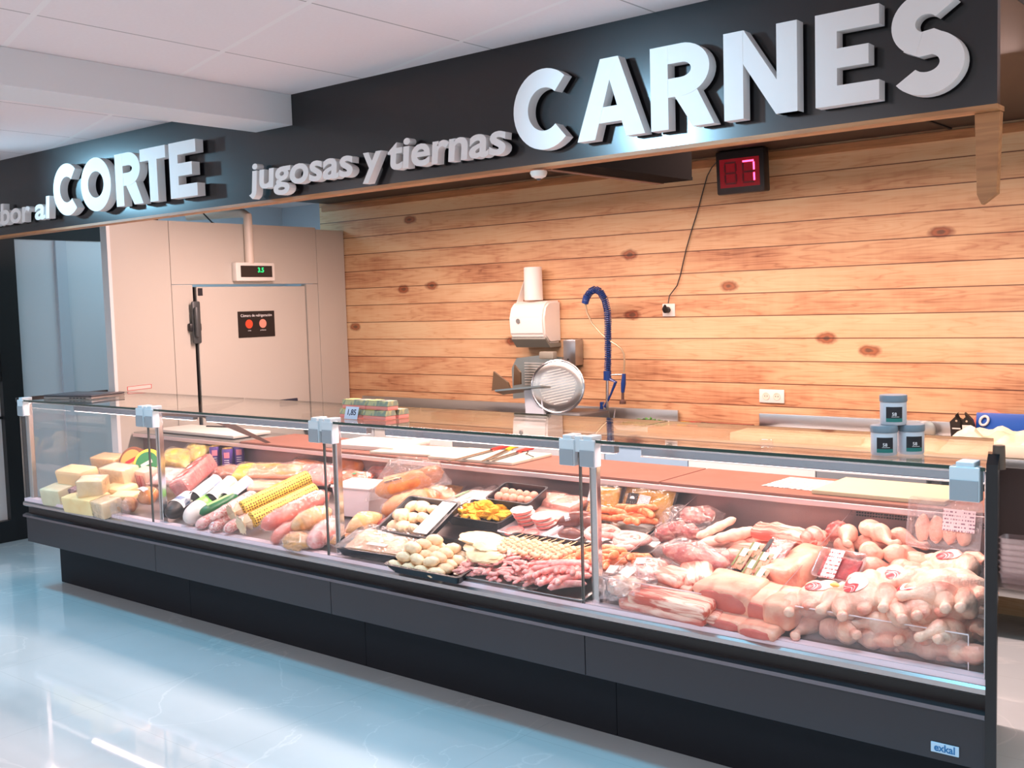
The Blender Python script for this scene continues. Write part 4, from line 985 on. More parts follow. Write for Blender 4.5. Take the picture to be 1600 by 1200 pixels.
roll('salami', 'fat white rinded salami with round white end at the front', 'salami', (290, 812, 0.06), (336, 783, 0.06), 0.060, mat('white_rind', (238, 226, 218), 0.5, c2=(214, 200, 196), ns=12), bands=((0.5, 0.95, mat('lime_band', (120, 190, 80), 0.35), 30, 160),))
roll('salami', 'slim dark green sausage with light stripes', 'salami', (312, 803, 0.085), (372, 774, 0.10), 0.030, mat('deep_green', (24, 104, 60), 0.3), bands=((0.2, 0.9, mat('green_stripe', (150, 200, 120), 0.4), 70, 120),))
for i, (a, b_, lab) in enumerate((((306, 823), (372, 788), 'pink white salami stick, first behind the front glass'), ((328, 827), (392, 792), 'pink white salami stick, second behind the front glass'), ((350, 829), (410, 797), 'pink white salami stick beneath the patterned rolls'), ((330, 812), (400, 770), 'pink salami stick lying on top, right of the green sausage'))):
    roll('salami_stick', lab, 'salami', (a[0], a[1], 0.045 + 0.04 * (i == 3)), (b_[0], b_[1], 0.05 + 0.06 * (i == 3)), 0.030, mat('mottled_salami', (224, 120, 112), 0.4, c2=(246, 206, 198), ns=70, contrast=(0.45, 0.55)), film=True)
WRAPW = mat('wax_paper', (240, 226, 200), 0.4, c2=(226, 206, 170), ns=16)
roll('patterned_roll', 'yellow patterned long sausage, upper one of the crossing pair', 'sausage', (374, 797, 0.10), (486, 744, 0.14), 0.043, PATT, ends=(-1, WRAPW, 1.3), taper=0.05)
roll('patterned_roll', 'yellow patterned long sausage, lower one by the front glass', 'sausage', (389, 815, 0.07), (497, 764, 0.10), 0.043, PATT, ends=(-1, WRAPW, 1.3), taper=0.05)
REDR = mat('coral_roll', (232, 98, 84), 0.3, c2=(244, 150, 130), ns=7)
roll('coral_roll', 'coral red wrapped roll with white print beside the patterned rolls', 'sausage', (408, 824, 0.08), (514, 772, 0.12), 0.047, REDR, film=True, bands=((0.45, 0.85, mat('coral_print', (250, 205, 195), 0.4), 70, 110),))
roll('coral_roll', 'short coral red roll lowest at the front glass', 'sausage', (424, 845, 0.04), (470, 820, 0.05), 0.043, REDR, film=True)
roll('mottled_ham', 'mottled tan wrapped ham roll left of the second chrome post', 'ham', (455, 825, 0.09), (518, 797, 0.11), 0.052, mat('mottled_tan', (222, 160, 90), 0.4, c2=(240, 200, 150), ns=24), film=True)
lump('wrapped_ham', 'round tan wrapped ham piece touching the front glass', 'ham', (466, 846, 0.04), (0.19, 0.13, 0.08), mat('tan_ham', (222, 164, 108), 0.4), 0, film=FILM)
roll('wrapped_bundle', 'pinkish wrapped sausage bundle at the second post', 'sausage', (484, 851, 0.05), (530, 815, 0.06), 0.055, mat('pink_bundle', (232, 122, 116), 0.4, c2=(250, 210, 204), ns=26), film=True, amp=0.2)
bagged('pink_pack', 'pink pack standing at the back left of the second post', 'food pack', (495, 742, 0.11), 0.24, 0.15, 0.06, mat('pink_foil', (236, 132, 132), 0.3, c2=(248, 180, 170), ns=6), 10, rollx=0.7)
bagged('orange_snack_pack', 'orange brown pack at the back beside the pink pack', 'food pack', (476, 733, 0.10), 0.30, 0.14, 0.07, mat('amber_pack', (220, 130, 60), 0.3, c2=(190, 90, 50), ns=6), -4, rollx=0.6)

# ------------------------------------------------------------------ third bay, upper rows
bagged('orange_snack_pack', 'dark orange pack at the back right of the second post', 'food pack', (548, 728, 0.11), 0.20, 0.16, 0.07, mat('amber_pack', (220, 130, 60), 0.3), 6, rollx=0.8)
bagged('tomato_pack', 'red orange pack with green leaf print behind the white tub', 'food pack', (551, 748, 0.10), 0.24, 0.12, 0.06, mat('tomato', (224, 84, 46), 0.3, c2=(240, 140, 90), ns=9), 8, rollx=0.4, labels=((0.1, 0.0, 0.03, 0.02, PKGREEN, 10), (-0.2, 0, 0.02, 0.02, PAPER, 0)))
bagged('meat_pack', 'small reddish pack at the back behind the clear bag', 'food pack', (596, 738, 0.09), 0.20, 0.12, 0.06, mat('dull_red', (190, 110, 100), 0.35, c2=(216, 150, 140), ns=9), 0, rollx=0.5)
t = thing('food_tub', 'white plastic tub with lid in the third bay', 'tub', at((568, 801, 0.0)), (SL * 0.4, 0, math.radians(8)))
b = nb(); prism(b, [(-0.10, 0.0), (0.10, 0.0), (0.125, 0.15), (-0.125, 0.15)], 'y', -0.085, 0.085)
obj('tub_body', b, mat('tub_white', (238, 226, 230), 0.35), t, smooth=False)
obj('lid', box(nb(), -0.132, 0.132, -0.095, 0.095, 0.15, 0.163, 0.006), mat('lid_white', (232, 222, 220), 0.35), t)
t = roll('cured_loaf', 'orange cured pork loaf in clear bag lying on the pile', 'cured meat', (586, 769, 0.16), (680, 744, 0.18), 0.058, CURED, amp=0.12)
L_ = 0.30
obj('meat_end', blob(nb(), (0.13, 0.01, 0.012), (0.075, 0.05, 0.05), 0.2, 3, 4, 3), CUREDB, t)
obj('label', band(-0.10, -0.01, 0.0625, 80, 140, 8), print_mat('dark_print', (232, 180, 120), (60, 30, 40), 4, 0.6), t)
b = nb(); prism(b, [(-0.22, -0.03), (0.23, -0.05), (0.20, 0.06), (0.02, 0.14), (-0.05, 0.135)], 'y', -0.055, 0.05)
bmesh.ops.subdivide_edges(b, edges=b.edges[:], cuts=4, use_grid_fill=True)
for v in b.verts: v.co += Vector((1, 1, 1)) * 0.010 * noise.noise(v.co * 20)
obj('clear_bag', b, FILM2, t)
roll('cured_loaf', 'orange brown loaf in film under the bagged loaf', 'cured meat', (596, 800, 0.09), (688, 774, 0.10), 0.062, CURED, film=True, amp=0.12)
roll('cured_loaf', 'rusty cured piece lying under the bagged loaves', 'cured meat', (600, 812, 0.04), (660, 800, 0.04), 0.05, CUREDB, amp=0.1)
roll('oval_loaf', 'pale orange oval loaf in pink edged bag by the second post', 'cured meat', (541, 832, 0.08), (596, 806, 0.09), 0.066, mat('pale_loaf', (242, 190, 120), 0.45, c2=(228, 158, 92), ns=8), film=True, amp=0.06, bulge=0.15, taper=0.9)
bagged('wrapped_ham', 'orange film wrapped piece below the oval loaf', 'cured meat', (560, 842, 0.04), 0.26, 0.13, 0.07, CURED, 18, rollx=SL)
lump('red_meat', 'dark red meat corner beside the dumpling tray', 'meat', (603, 823, 0.05), (0.10, 0.12, 0.08), LIVER, 20)
for k, (p, lab) in enumerate((((716, 781, 0.07), 'pale pink vacuum pack, left of the row behind the nuggets'), ((740, 779, 0.075), 'pale pink vacuum pack, middle of the row behind the nuggets'), ((762, 778, 0.08), 'pale pink vacuum pack touching the meatball tray'))):
    bagged('vacuum_pack', lab, 'vacuum pack', p, 0.13, 0.30, 0.035, mat('pale_ham_pack', (246, 206, 196), 0.3, c2=(250, 224, 216), ns=9), -28, rollx=0.3, film=FILM, labels=((0.0, 0.1, 0.03, 0.08, mat('soft_green', (130, 176, 130), 0.4), 0),) if k == 0 else ())
lump('wrapped_fillet', 'white pink wrapped fillet at the left end of the nuggets', 'meat', (716, 800, 0.07), (0.16, 0.20, 0.07), FAT, -20, film=FILM2)
bagged('vacuum_pack', 'brown amber vacuum pack behind the pale pink ones', 'vacuum pack', (680, 772, 0.07), 0.26, 0.16, 0.05, mat('amber_meat', (220, 150, 90), 0.35, c2=(236, 180, 130), ns=9), 20, rollx=0.4)

def tray(name, label, p, w, d, h, m, yaw=0, rx=SL, ry=0.0, group=None):
    t = obj(name, tray_mesh(w, d, h), m, None, at(p), (rx, ry, math.radians(yaw)), angle=0.5)
    return tag(t, label, 'tray', group)
def on(t, x, y, z):
    """world point from coordinates on a tray"""
    M = Matrix.LocRotScale(t.location, t.rotation_euler, None)
    return M @ Vector((x, y, z))
def strew(name, label, cat, me, t, pts, group, z=0.02, rnd=0.5, base=None, sc_=(0.9, 1.1)):
    R = random.Random(name + label)
    for (x, y, zz, a) in pts:
        o = bpy.data.objects.new(name, me); COL.objects.link(o)
        o.location = on(t, x, y, z + zz); e = Euler(t.rotation_euler)
        o.rotation_euler = (e.x + R.uniform(-rnd, rnd) * 0.5, e.y + R.uniform(-rnd, rnd) * 0.5, e.z + a)
        s = R.uniform(*sc_); o.scale = (s, s, s)
        tag(o, label, cat, group)
R0 = random.Random(5)
# dumplings
tr = tray('black_tray', 'tilted black tray of round white dumplings with blank price card', (658, 816, 0.10), 0.36, 0.27, 0.035, TRAYB, -2, rx=0.50)
def swirl():
    b = blob(nb(), (0, 0, 0), (0.038, 0.038, 0.026), 0.0, 2, 0, 3)
    for v in b.verts:
        a = math.atan2(v.co.y, v.co.x); k = 1 + 0.09 * math.sin(a * 9 + v.co.z * 60); v.co.x *= k; v.co.y *= k
    return b
me = mesh(swirl(), 'dumpling'); me.materials.append(WSAUS)
strew('dumpling', 'round pleated white dumpling in the tilted black tray', 'dumpling', me, tr, [(-0.115 + 0.075 * i, -0.075 + 0.075 * j, 0.008 * ((i + j) % 2), i * 1.3) for i in range(3) for j in range(3)] + [(-0.08, -0.03, 0.035, 1)], 'dumplings in the tilted tray')
o = obj('price_card', box(nb(), -0.045, 0.045, -0.115, 0.115, 0, 0.0015), PAPER, None, on(tr, 0.115, 0.0, 0.044), tr.rotation_euler, smooth=False); tag(o, 'blank white price card lying on the dumpling tray', 'card')
# lasagne-like tray
tr = tray('black_tray', 'black tray with film covered minced dish at the second post', (600, 857, 0.035), 0.42, 0.24, 0.045, TRAYB, 4, rx=SL + 0.1)
o = obj('minced_dish', rbox(0.34, 0.18, 0.03, 0.01, 0.006, 4), mat('gratin', (214, 150, 96), 0.6, c2=(236, 186, 140), ns=30, bump=0.5, bs=60), None, on(tr, 0, 0, 0.028), tr.rotation_euler); tag(o, 'orange brown minced dish in the front black tray', 'prepared dish')
o = obj('film_cover', sheet(nb(), 0.40, 0.22, 20, 14, lambda u, v: 0.006 * noise.noise(Vector((u * 9, v * 9, 1)))), FILM2, None, on(tr, 0, 0, 0.052), tr.rotation_euler); tag(o, 'clear film stretched over the front black tray', 'cling film')
o = obj('thin_label', sheet(nb(), 0.12, 0.025, 2, 2), PAPER, None, on(tr, 0.02, -0.055, 0.056), tr.rotation_euler, smooth=False); tag(o, 'thin white label strip on the film covered tray', 'label')
# white sausages
tr = tray('black_tray', 'black display tray under the white sausages', (698, 882, 0.012), 0.46, 0.34, 0.04, TRAYB, 0)
def ball(rx, ry, rz, amp=0.1, seed=1, m=None, ex=1.0, sub=3):
    me = mesh(blob(nb(), (0, 0, 0), (rx, ry, rz), amp, 2.2, seed, sub, ex)); me.materials.append(m); return me
me = ball(0.045, 0.026, 0.025, 0.12, 3, WSAUS)
pts = []
for j in range(5):
    for i in range(4): pts.append((-0.19 + 0.083 * i + 0.012 * (j % 2), -0.13 + 0.045 * j, 0.005, R0.uniform(-0.2, 0.2)))
for j in range(4):
    for i in range(3): pts.append((-0.15 + 0.083 * i, -0.105 + 0.047 * j, 0.042, R0.uniform(-0.2, 0.2)))
for j in range(3): pts.append((-0.12 + 0.02 * j, -0.07 + 0.05 * j, 0.075, R0.uniform(-0.2, 0.2)))
strew('white_sausage', 'short plump white sausage in the heap behind the front glass', 'sausage', me, tr, pts, 'white sausages heaped in the third bay')
me = mesh(blob(nb(), (0, 0, 0), (0.10, 0.085, 0.018), 0.12, 3, 8, 4), 'fillet'); me.materials.append(BREAD)
strew('pale_fillet', 'flat pale breaded fillet stacked beside the white sausages', 'fillet', me, tr, [(0.21, 0.06, 0.02, 0.2), (0.15, 0.11, 0.045, 0.9), (0.23, 0.03, 0.05, -0.4), (0.10, 0.14, 0.060, 0.3), (0.21, 0.09, 0.068, 1.6)], 'pale breaded fillets', rnd=0.25)
# nuggets
tr = tray('black_tray', 'black tray heaped with yellow nuggets', (760, 813, 0.06), 0.36, 0.22, 0.045, TRAYB, 0, rx=SL)
me = ball(0.030, 0.021, 0.012, 0.25, 5, NUGG)
pts = []
for n_ in range(96):
    a = R0.uniform(0, 2 * PI); q = math.sqrt(R0.random()) if n_ < 60 else R0.random() * 0.7; x = 0.145 * q * math.cos(a); y = 0.085 * q * math.sin(a)
    pts.append((x, y, 0.014 + (1 - q) * 0.05 * (1 if n_ % 2 else 0.45) + R0.uniform(-0.006, 0.008), R0.uniform(0, 6)))
strew('nugget', 'yellow breaded nugget on the heap in the black tray', 'nugget', me, tr, pts, 'heap of yellow nuggets', rnd=1.2)
# meatball tray
tr = tray('black_tray', 'deep black tray with one row of pink meatballs', (812, 788, 0.10), 0.28, 0.17, 0.06, TRAYB, -2, rx=0.35)
me = ball(0.023, 0.023, 0.022, 0.05, 5, mat('meatball_pink', (228, 148, 124), 0.45, c2=(240, 176, 150), ns=40))
strew('meatball', 'round pink meatball in the deep black tray', 'meatball', me, tr, [(-0.095 + 0.046 * i, 0.02 - 0.045 * j, 0.025, i) for i in range(5) for j in range(2)], 'meatballs in the deep black tray')
# flat patties and slabs at the back
PAT = mat('patty_pack', (230, 146, 128), 0.35, c2=(240, 172, 152), ns=14)
for p, lab, w_, d_, h_ in (((858, 781, 0.10), 'flat pink meat pack, left one on top at the back', 0.17, 0.14, 0.05), ((889, 788, 0.10), 'flat pink meat pack, right one by the third post', 0.17, 0.14, 0.05)):
    t = thing('patty_pack', lab, 'meat pack', at(p), (SL, 0, math.radians(-12)))
    obj('meat', rbox(w_, d_, h_, 0.018, 0.006, p[0]), PAT, t); obj('wrapper', rbox(w_ * 1.05, d_ * 1.06, h_ * 1.08, 0.02, 0.01, p[1]), FILM, t)
t = thing('bacon_slab', 'broad pale pink fat streaked bacon slab behind the burgers', 'bacon', at((859, 800, 0.075)), (SL + 0.25, 0, math.radians(-6)))
obj('meat', rbox(0.30, 0.17, 0.05, 0.012, 0.008, 6), mat('bacon', (248, 206, 190), 0.38, c2=(230, 140, 126), ns=14, stretch=(0.5, 2, 2), bump=0.3), t)
# burgers on white trays
tr = tray('white_tray', 'white foam tray under the stacked pink burgers', (833, 831, 0.045), 0.28, 0.20, 0.022, TRAYW, -4)
me = mesh(lathe(nb(), [(0.035, -0.008), (0.047, -0.005), (0.05, 0), (0.047, 0.006), (0.036, 0.009)], 28), 'burger'); me.materials.append(BURG)
meP = mesh(lathe(nb(), [(0.053, -0.0006), (0.054, 0.0006)], 10), 'interleaf'); meP.materials.append(PAPER)
for (x, y, n_) in ((-0.075, 0.0, 4), (0.04, 0.0, 3)):
    for k in range(n_):
        strew('burger', 'round pink burger in the stacks on the white tray', 'burger', me, tr, [(x + 0.006 * (k % 2), y + 0.05 - 0.03 * k * 0.3, 0.0 + k * 0.021, 0)], 'burgers stacked on the white tray', rnd=0.12)
        strew('interleaf', 'thin white paper disc between the burgers', 'paper disc', meP, tr, [(x + 0.004, y + 0.05 - 0.03 * k * 0.3, 0.011 + k * 0.021, 0)], 'paper discs between the burgers', rnd=0.05)
strew('burger', 'round pink burger in the stacks on the white tray', 'burger', me, tr, [(0.035, -0.06, 0.0, 0), (-0.06, -0.06, 0.0, 0)], 'burgers stacked on the white tray', rnd=0.1)
tr = tray('white_tray', 'white foam tray under the dark blood sausages', (893, 836, 0.045), 0.20, 0.18, 0.02, TRAYW, -4)
for a, b_, lab, bd in (((870, 818, 0.08), (925, 803, 0.10), 'dark blood sausage with cream label by the third post', True), ((872, 834, 0.065), (915, 838, 0.065), 'dark blood sausage at the front of the white tray', False), ((905, 812, 0.09), (938, 822, 0.09), 'dark blood sausage end right of the third post', False)):
    roll('blood_sausage', lab, 'blood sausage', a, b_, 0.032, BLOODS, bulge=0.2, taper=0.9, bands=((0.25, 0.55, LBLW, 30, 170),) if bd else ())
# lower front trays
tr = tray('black_tray', 'long black display tray behind the skewered meat', (850, 872, 0.03), 0.46, 0.20, 0.05, TRAYB, 0)
def skewer(seed):
    b = nb()
    for k in range(6): blob(b, (-0.06 + 0.024 * k, 0.002 * math.sin(k * 2), 0), (0.016, 0.018, 0.013), 0.2, 2, seed + k, 2)
    return b
root = thing('meat_skewer', 'breadcrumbed meat skewer with stick ends towards the back', 'skewer', (0, 0, 0), (0, 0, 0), 'meat skewers in the third bay')
obj('meat_pieces', skewer(3), SKEW, root); obj('stick', cyl(nb(), (-0.09, 0, 0), (0.12, 0, 0.002), 0.0017, 0.0012, 6), mat('stick_wood', (232, 206, 160), 0.6), root)
first = True
for k in range(26):
    x = -0.19 + 0.030 * (k % 13); lay = k // 13
    loc = on(tr, x, -0.03 - 0.03 * lay + 0.01 * (k % 2), 0.045 + 0.022 * lay)
    rot = (0, -SL, math.radians(90 - 22 + R0.uniform(-8, 8)))
    if first: root.location = loc; root.rotation_euler = rot; first = False
    else: dup(root, loc, rot)
def curl(seed, L=0.10, r=0.010, w=0.35, n=9):
    Rr = random.Random(seed); pts = []; a = Rr.uniform(-0.5, 0.5); p = Vector((-L / 2, 0, 0))
    for i in range(n):
        pts.append(p.copy()); a += Rr.uniform(-w, w); p += Vector((math.cos(a), math.sin(a), Rr.uniform(-0.15, 0.15))) * L / n
    c = sum(pts, Vector()) / n
    return [q - c for q in pts]
mes = []
for s in range(4):
    b = tube(nb(), curl(s, 0.085, 0.01, 0.7), [0.005, 0.010, 0.012, 0.011, 0.012, 0.010, 0.012, 0.009, 0.005], 8, flat=0.7)
    m_ = mesh(b, 'strip'); m_.materials.append(MINCE); mes.append(m_)
tr = tray('steel_tray', 'shallow steel tray under the raw meat strips', (795, 900, 0.008), 0.46, 0.22, 0.02, STEEL, 0)
for n_ in range(150):
    x = R0.uniform(-0.21, 0.22); y = R0.uniform(-0.11, 0.13); k = (1 - (x / 0.24) ** 2) * (1 - ((y - 0.01) / 0.15) ** 2)
    strew('meat_strip', 'raw pink meat strip in the heap before the skewers', 'meat strip', mes[n_ % 4], tr, [(x, y, 0.012 + max(0, k) * R0.uniform(0.0, 0.062), R0.uniform(-0.9, 0.9))], 'raw meat strips', rnd=0.5)
def saus(L, r, bend, m, seed=1, seg=10):
    n = 12; pts = []; rad = []
    for i in range(n + 1):
        u = i / n - 0.5; pts.append((u * L, bend * (1 - 4 * u * u) * L, 0)); e = min(i, n - i) / n * L / r; rad.append(r * (1 if e > 1 else math.sqrt(max(0.02, 1 - (1 - e) ** 2))))
    m_ = mesh(tube(nb(), pts, rad, seg), 'sausage'); m_.materials.append(m); return m_
# pink sausages at the front, third post
me = saus(0.15, 0.0125, 0.08, SAUSP)
c0 = at((885, 915, 0.02)); tr = tag(obj('steel_tray', tray_mesh(0.34, 0.24, 0.02), STEEL, None, at((885, 917, 0.006)), (SL, 0, 0)), 'shallow steel tray under the thin pink sausages', 'tray')
for n_ in range(52):
    x = R0.uniform(-0.12, 0.12); y = R0.uniform(-0.09, 0.10); k = (1 - (x / 0.17) ** 2) * (1 - (y / 0.13) ** 2)
    strew('pink_sausage', 'thin pink sausage in the front heap at the third post', 'sausage', me, tr, [(x, y, 0.015 + max(0, k) * R0.uniform(0.015, 0.065), R0.choice((0.5, -0.7, 1.2)) + R0.uniform(-0.3, 0.3))], 'thin pink sausages', rnd=0.25)
# orange sausages lower, behind the pink ones
me = saus(0.13, 0.014, 0.16, SAUSO)
tr = tag(obj('steel_tray', tray_mesh(0.40, 0.17, 0.02), STEEL, None, at((938, 890, 0.03)), (SL, 0, 0)), 'shallow steel tray under the front orange sausages', 'tray')
for n_ in range(34):
    x = R0.uniform(-0.16, 0.17); y = R0.uniform(-0.07, 0.07); k = (1 - (x / 0.2) ** 2) * (1 - (y / 0.1) ** 2)
    strew('orange_sausage', 'orange sausage in the front heap beside the third post', 'sausage', me, tr, [(x, y, 0.015 + max(0, k) * R0.uniform(0.01, 0.05), R0.uniform(-1.2, 1.2))], 'orange sausages at the front', rnd=0.3)

# ------------------------------------------------------------------ fourth bay
BLKLAB = print_mat('black_label', (34, 26, 24), (220, 205, 190), 7, 0.35)
t = bagged('marinade_bag', 'yellow marinade bag with white label, half hidden by the third post', 'food bag', (941, 792, 0.10), 0.15, 0.20, 0.06, OLIVE, 8, rollx=1.0, labels=((0.1, -0.2, 0.05, 0.07, LBLW, -12), (-0.3, 0.2, 0.04, 0.06, LBLW, 0)))
t = bagged('marinade_bag', 'yellow marinade bag with black dome label leaning at the back', 'food bag', (1010, 790, 0.11), 0.27, 0.17, 0.06, OLIVE, -4, rollx=1.05, labels=((-0.22, 0.05, 0.058, 0.062, BLKLAB, 0), (0.02, 0.06, 0.062, 0.05, LBLW, -5), (-0.2, -0.3, 0.06, 0.035, LBLW, 4)))
b = nb(); prism(b, [(0.013 * math.cos(math.radians(a)), 0.013 * math.sin(math.radians(a))) for a in range(0, 181, 20)], 'z', 0.0, 0.0008)
obj('label_emblem', b, INKW, t, (-0.22 * 0.27, 0.05 * 0.17 + 0.004, 0.0375))
me = saus(0.17, 0.016, 0.12, SAUSO)
base = tag(obj('steel_tray', tray_mesh(0.30, 0.16, 0.015), STEEL, None, at((978, 826, 0.05)), (SL, 0, 0)), 'steel tray under the rear orange sausages', 'tray')
for n_, (x, y, z_, a) in enumerate(((-0.08, 0.03, 0.03, 0.15), (-0.02, 0.02, 0.035, 0.1), (-0.07, 0.0, 0.05, 0.2), (0.05, 0.03, 0.05, -0.2), (0.06, 0.0, 0.035, 0.4), (0.09, 0.02, 0.055, -0.5), (0.02, -0.02, 0.03, 0.1), (0.10, -0.02, 0.03, 0.6), (-0.1, -0.03, 0.025, 0.3), (0.04, -0.04, 0.04, -0.3), (0.07, 0.04, 0.065, 0.9), (0.0, 0.04, 0.055, -0.1))):
    strew('rear_orange_sausage', 'orange sausage piled before the yellow marinade bags', 'sausage', me, base, [(x, y, z_, a)], 'orange sausages at the back', rnd=0.2)
# coiled pink sausages
tr = tag(obj('steel_tray', tray_mesh(0.34, 0.22, 0.015), STEEL, None, at((972, 856, 0.035)), (SL, 0, 0)), 'steel tray under the coiled pink sausages', 'tray')
def coil(turns, r0, r1, r, seed):
    pts = []; n = int(turns * 18)
    for i in range(n + 1):
        a = 2 * PI * turns * i / n; q = r0 + (r1 - r0) * i / n
        pts.append((q * math.cos(a) * 1.25, q * math.sin(a) * 0.85, 0.006 * math.sin(a * 1.7 + seed)))
    return tube(nb(), pts, r, 9)
for k, (x, y, z_, tu, lab) in enumerate(((0.05, 0.0, 0.045, 2.4, 'coil of pale pink sausage, largest of the coils'), (-0.09, 0.02, 0.05, 1.6, 'coil of pale pink sausage at the left of the tray'), (0.0, 0.04, 0.03, 2.0, 'coil of pale pink sausage underneath at the back'), (0.02, -0.05, 0.025, 2.0, 'coil of pale pink sausage lowest at the front of the tray'))):
    o = obj('coiled_sausage', coil(tu, 0.02, 0.075, 0.0145, k), SAUSF, None, on(tr, x, y, z_), (SL, 0.05 * k, k * 1.1)); tag(o, lab, 'sausage')
# vacuum bag with meat pieces
for k, (p, d, lab) in enumerate((((1083, 806, 0.12), (0.12, 0.085, 0.07), 'dark pink meat piece topmost in the vacuum bag at the back'), ((1060, 828, 0.09), (0.10, 0.08, 0.08), 'rounded pink meat piece low in the vacuum bag'), ((1042, 834, 0.08), (0.10, 0.08, 0.07), 'pink meat piece at the left of the vacuum bag'), ((1078, 834, 0.08), (0.08, 0.08, 0.08), 'rounded pink meat piece at the right of the vacuum bag'), ((1103, 805, 0.11), (0.08, 0.08, 0.06), 'small pink meat piece right of the topmost one'))):
    lump('vacuum_meat', lab, 'meat', p, d, PORKD if k else LIVER and PORKD, k * 23, seed=k + 2)
t = thing('vacuum_bag', 'large clear vacuum bag around the dark pink meat pieces', 'bag', at((1075, 822, 0.10)), (0.5, 0, 0.1))
obj('bag_film', pillow(nb(), 0.27, 0.20, 0.13, 0.3, 4, 20, 3, 0.006), FILM, t)
# fat strips
for k, (a, b_, r_, lab) in enumerate((((1092, 838, 0.10), (1146, 812, 0.12), 0.017, 'long white pork fat strip, upper left one'), ((1120, 842, 0.11), (1180, 829, 0.11), 0.022, 'thick white pork fat strip, right one'), ((1090, 852, 0.09), (1142, 841, 0.10), 0.019, 'white pork fat strip, lowest one'), ((1100, 846, 0.07), (1165, 848, 0.07), 0.026, 'pinkish fatty pork strip beneath the white ones'))):
    P, Q = at(a), at(b_); c, e, L = frame_of(P, Q)
    o = obj('fat_strip', roll_body(L * 1.15, r_, 0.1, 0.6, amp=0.3, seed=k), FAT, None, c, e); tag(o, lab, 'pork fat')
# knuckle in bag
t = roll('bagged_knuckle', 'long marbled pork piece in clear bag lying across the meat', 'pork', (1036, 858, 0.12), (1140, 882, 0.12), 0.040, PORKD, bulge=0.25, taper=0.9, amp=0.35)
obj('bag_film', pillow(nb(), 0.34, 0.13, 0.11, 0.3, 8, 20, 3, 0.006), FILM, t)
def slab(name, label, p, w, d, h, m, yaw, rx=SL, ry=0, amp=0.014, cut=None, cat='pork', bev=0.02, ridges=0):
    t = thing(name, label, cat, at(p), (rx, ry, math.radians(yaw)))
    b = box(nb(), -w / 2, w / 2, -d / 2, d / 2, -h / 2, h / 2, min(bev, h * 0.4), 3)
    bmesh.ops.subdivide_edges(b, edges=[e for e in b.edges if e.calc_length() > 0.02], cuts=7, use_grid_fill=True)
    for v in b.verts:
        q = v.co
        v.co = q + q.normalized() * amp * noise.noise(q * 14 + Vector((p[0], p[1], 0)) * 0.1) + Vector((0, 0, 0.005 * math.sin(q.x * 2 * PI / 0.024) if ridges and q.z > 0 else 0)) + Vector((0, 0, -0.25 * (q.x / w) ** 2 * h))
    obj('meat', b, m, t)
    if cut: obj('cut_face', blob(nb(), (0, -d / 2 + 0.004, -h * 0.04), (w * 0.44, 0.010, h * 0.42), 0.08, 2, p[0], 3, 0.75), CUTF, t)
    return t
slab('pork_fan', 'ribbed pork piece with parallel fibres beside the bagged piece', (1091, 897, 0.10), 0.17, 0.12, 0.05, RIB, -52, ry=0.2)
slab('pork_fold', 'folded pork slices heaped left of the ribbed piece', (1052, 900, 0.10), 0.16, 0.11, 0.045, PORK, -20)
slab('pork_fold', 'lower folded pork slices with pale fat edge', (1062, 912, 0.075), 0.17, 0.09, 0.03, FAT, -12, amp=0.02)
slab('pork_belly', 'long streaky pork belly slab along the front guard', (1050, 938, 0.07), 0.36, 0.11, 0.05, RIB, -8)
slab('pork_belly', 'second pork belly strip lowest behind the front guard', (1040, 950, 0.035), 0.40, 0.09, 0.045, PORK, -6)
slab('pork_belly', 'thin fatty belly strip at the lower front middle', (1090, 955, 0.035), 0.22, 0.10, 0.04, RIB, -4)
slab('pork_loin', 'broad boneless loin with pink cut face, left one', (1146, 925, 0.085), 0.24, 0.17, 0.10, LOIN, -6, cut=True, amp=0.01)
slab('pork_loin', 'broad boneless loin with pink cut face, next to the divider', (1196, 940, 0.07), 0.17, 0.17, 0.09, LOIN, -8, cut=True, amp=0.01)
slab('pork_loin_slice', 'loin slice lying lowest at the guard, left one', (1140, 968, 0.03), 0.15, 0.09, 0.04, LOIN, -6, cut=True, amp=0.006)
slab('pork_loin_slice', 'loin slice lying lowest at the guard, right one', (1190, 982, 0.03), 0.15, 0.09, 0.04, LOIN, -6, cut=True, amp=0.006)
slab('pork_shoulder', 'tall pale pink pork loin standing left of the divider', (1243, 888, 0.10), 0.13, 0.28, 0.10, LOIN, -14, amp=0.018)
slab('pork_chunk', 'pale pork chunk at the foot of the divider', (1228, 948, 0.08), 0.11, 0.16, 0.10, LOIN, -6, amp=0.016)
slab('rib_rack', 'long rack of pork ribs lying across the back', (1232, 836, 0.13), 0.30, 0.10, 0.05, RIB, -6, ridges=1, amp=0.016)
slab('rib_rack', 'knotty rib end resting on the tall pork loin', (1270, 842, 0.14), 0.08, 0.10, 0.06, PORK, -20, amp=0.03)
slab('pork_pack', 'streaky pork slices between fat strips and rib rack', (1180, 870, 0.06), 0.24, 0.16, 0.06, PORK, -8)
lump('pork_piece', 'pink pork piece behind the divider at the back', 'pork', (1310, 832, 0.10), (0.10, 0.10, 0.09), PORKD, 0)
lump('pork_piece', 'flat pink pork under the rib rack at the back', 'pork', (1215, 852, 0.06), (0.30, 0.14, 0.08), PORK, 0, ex=0.8)
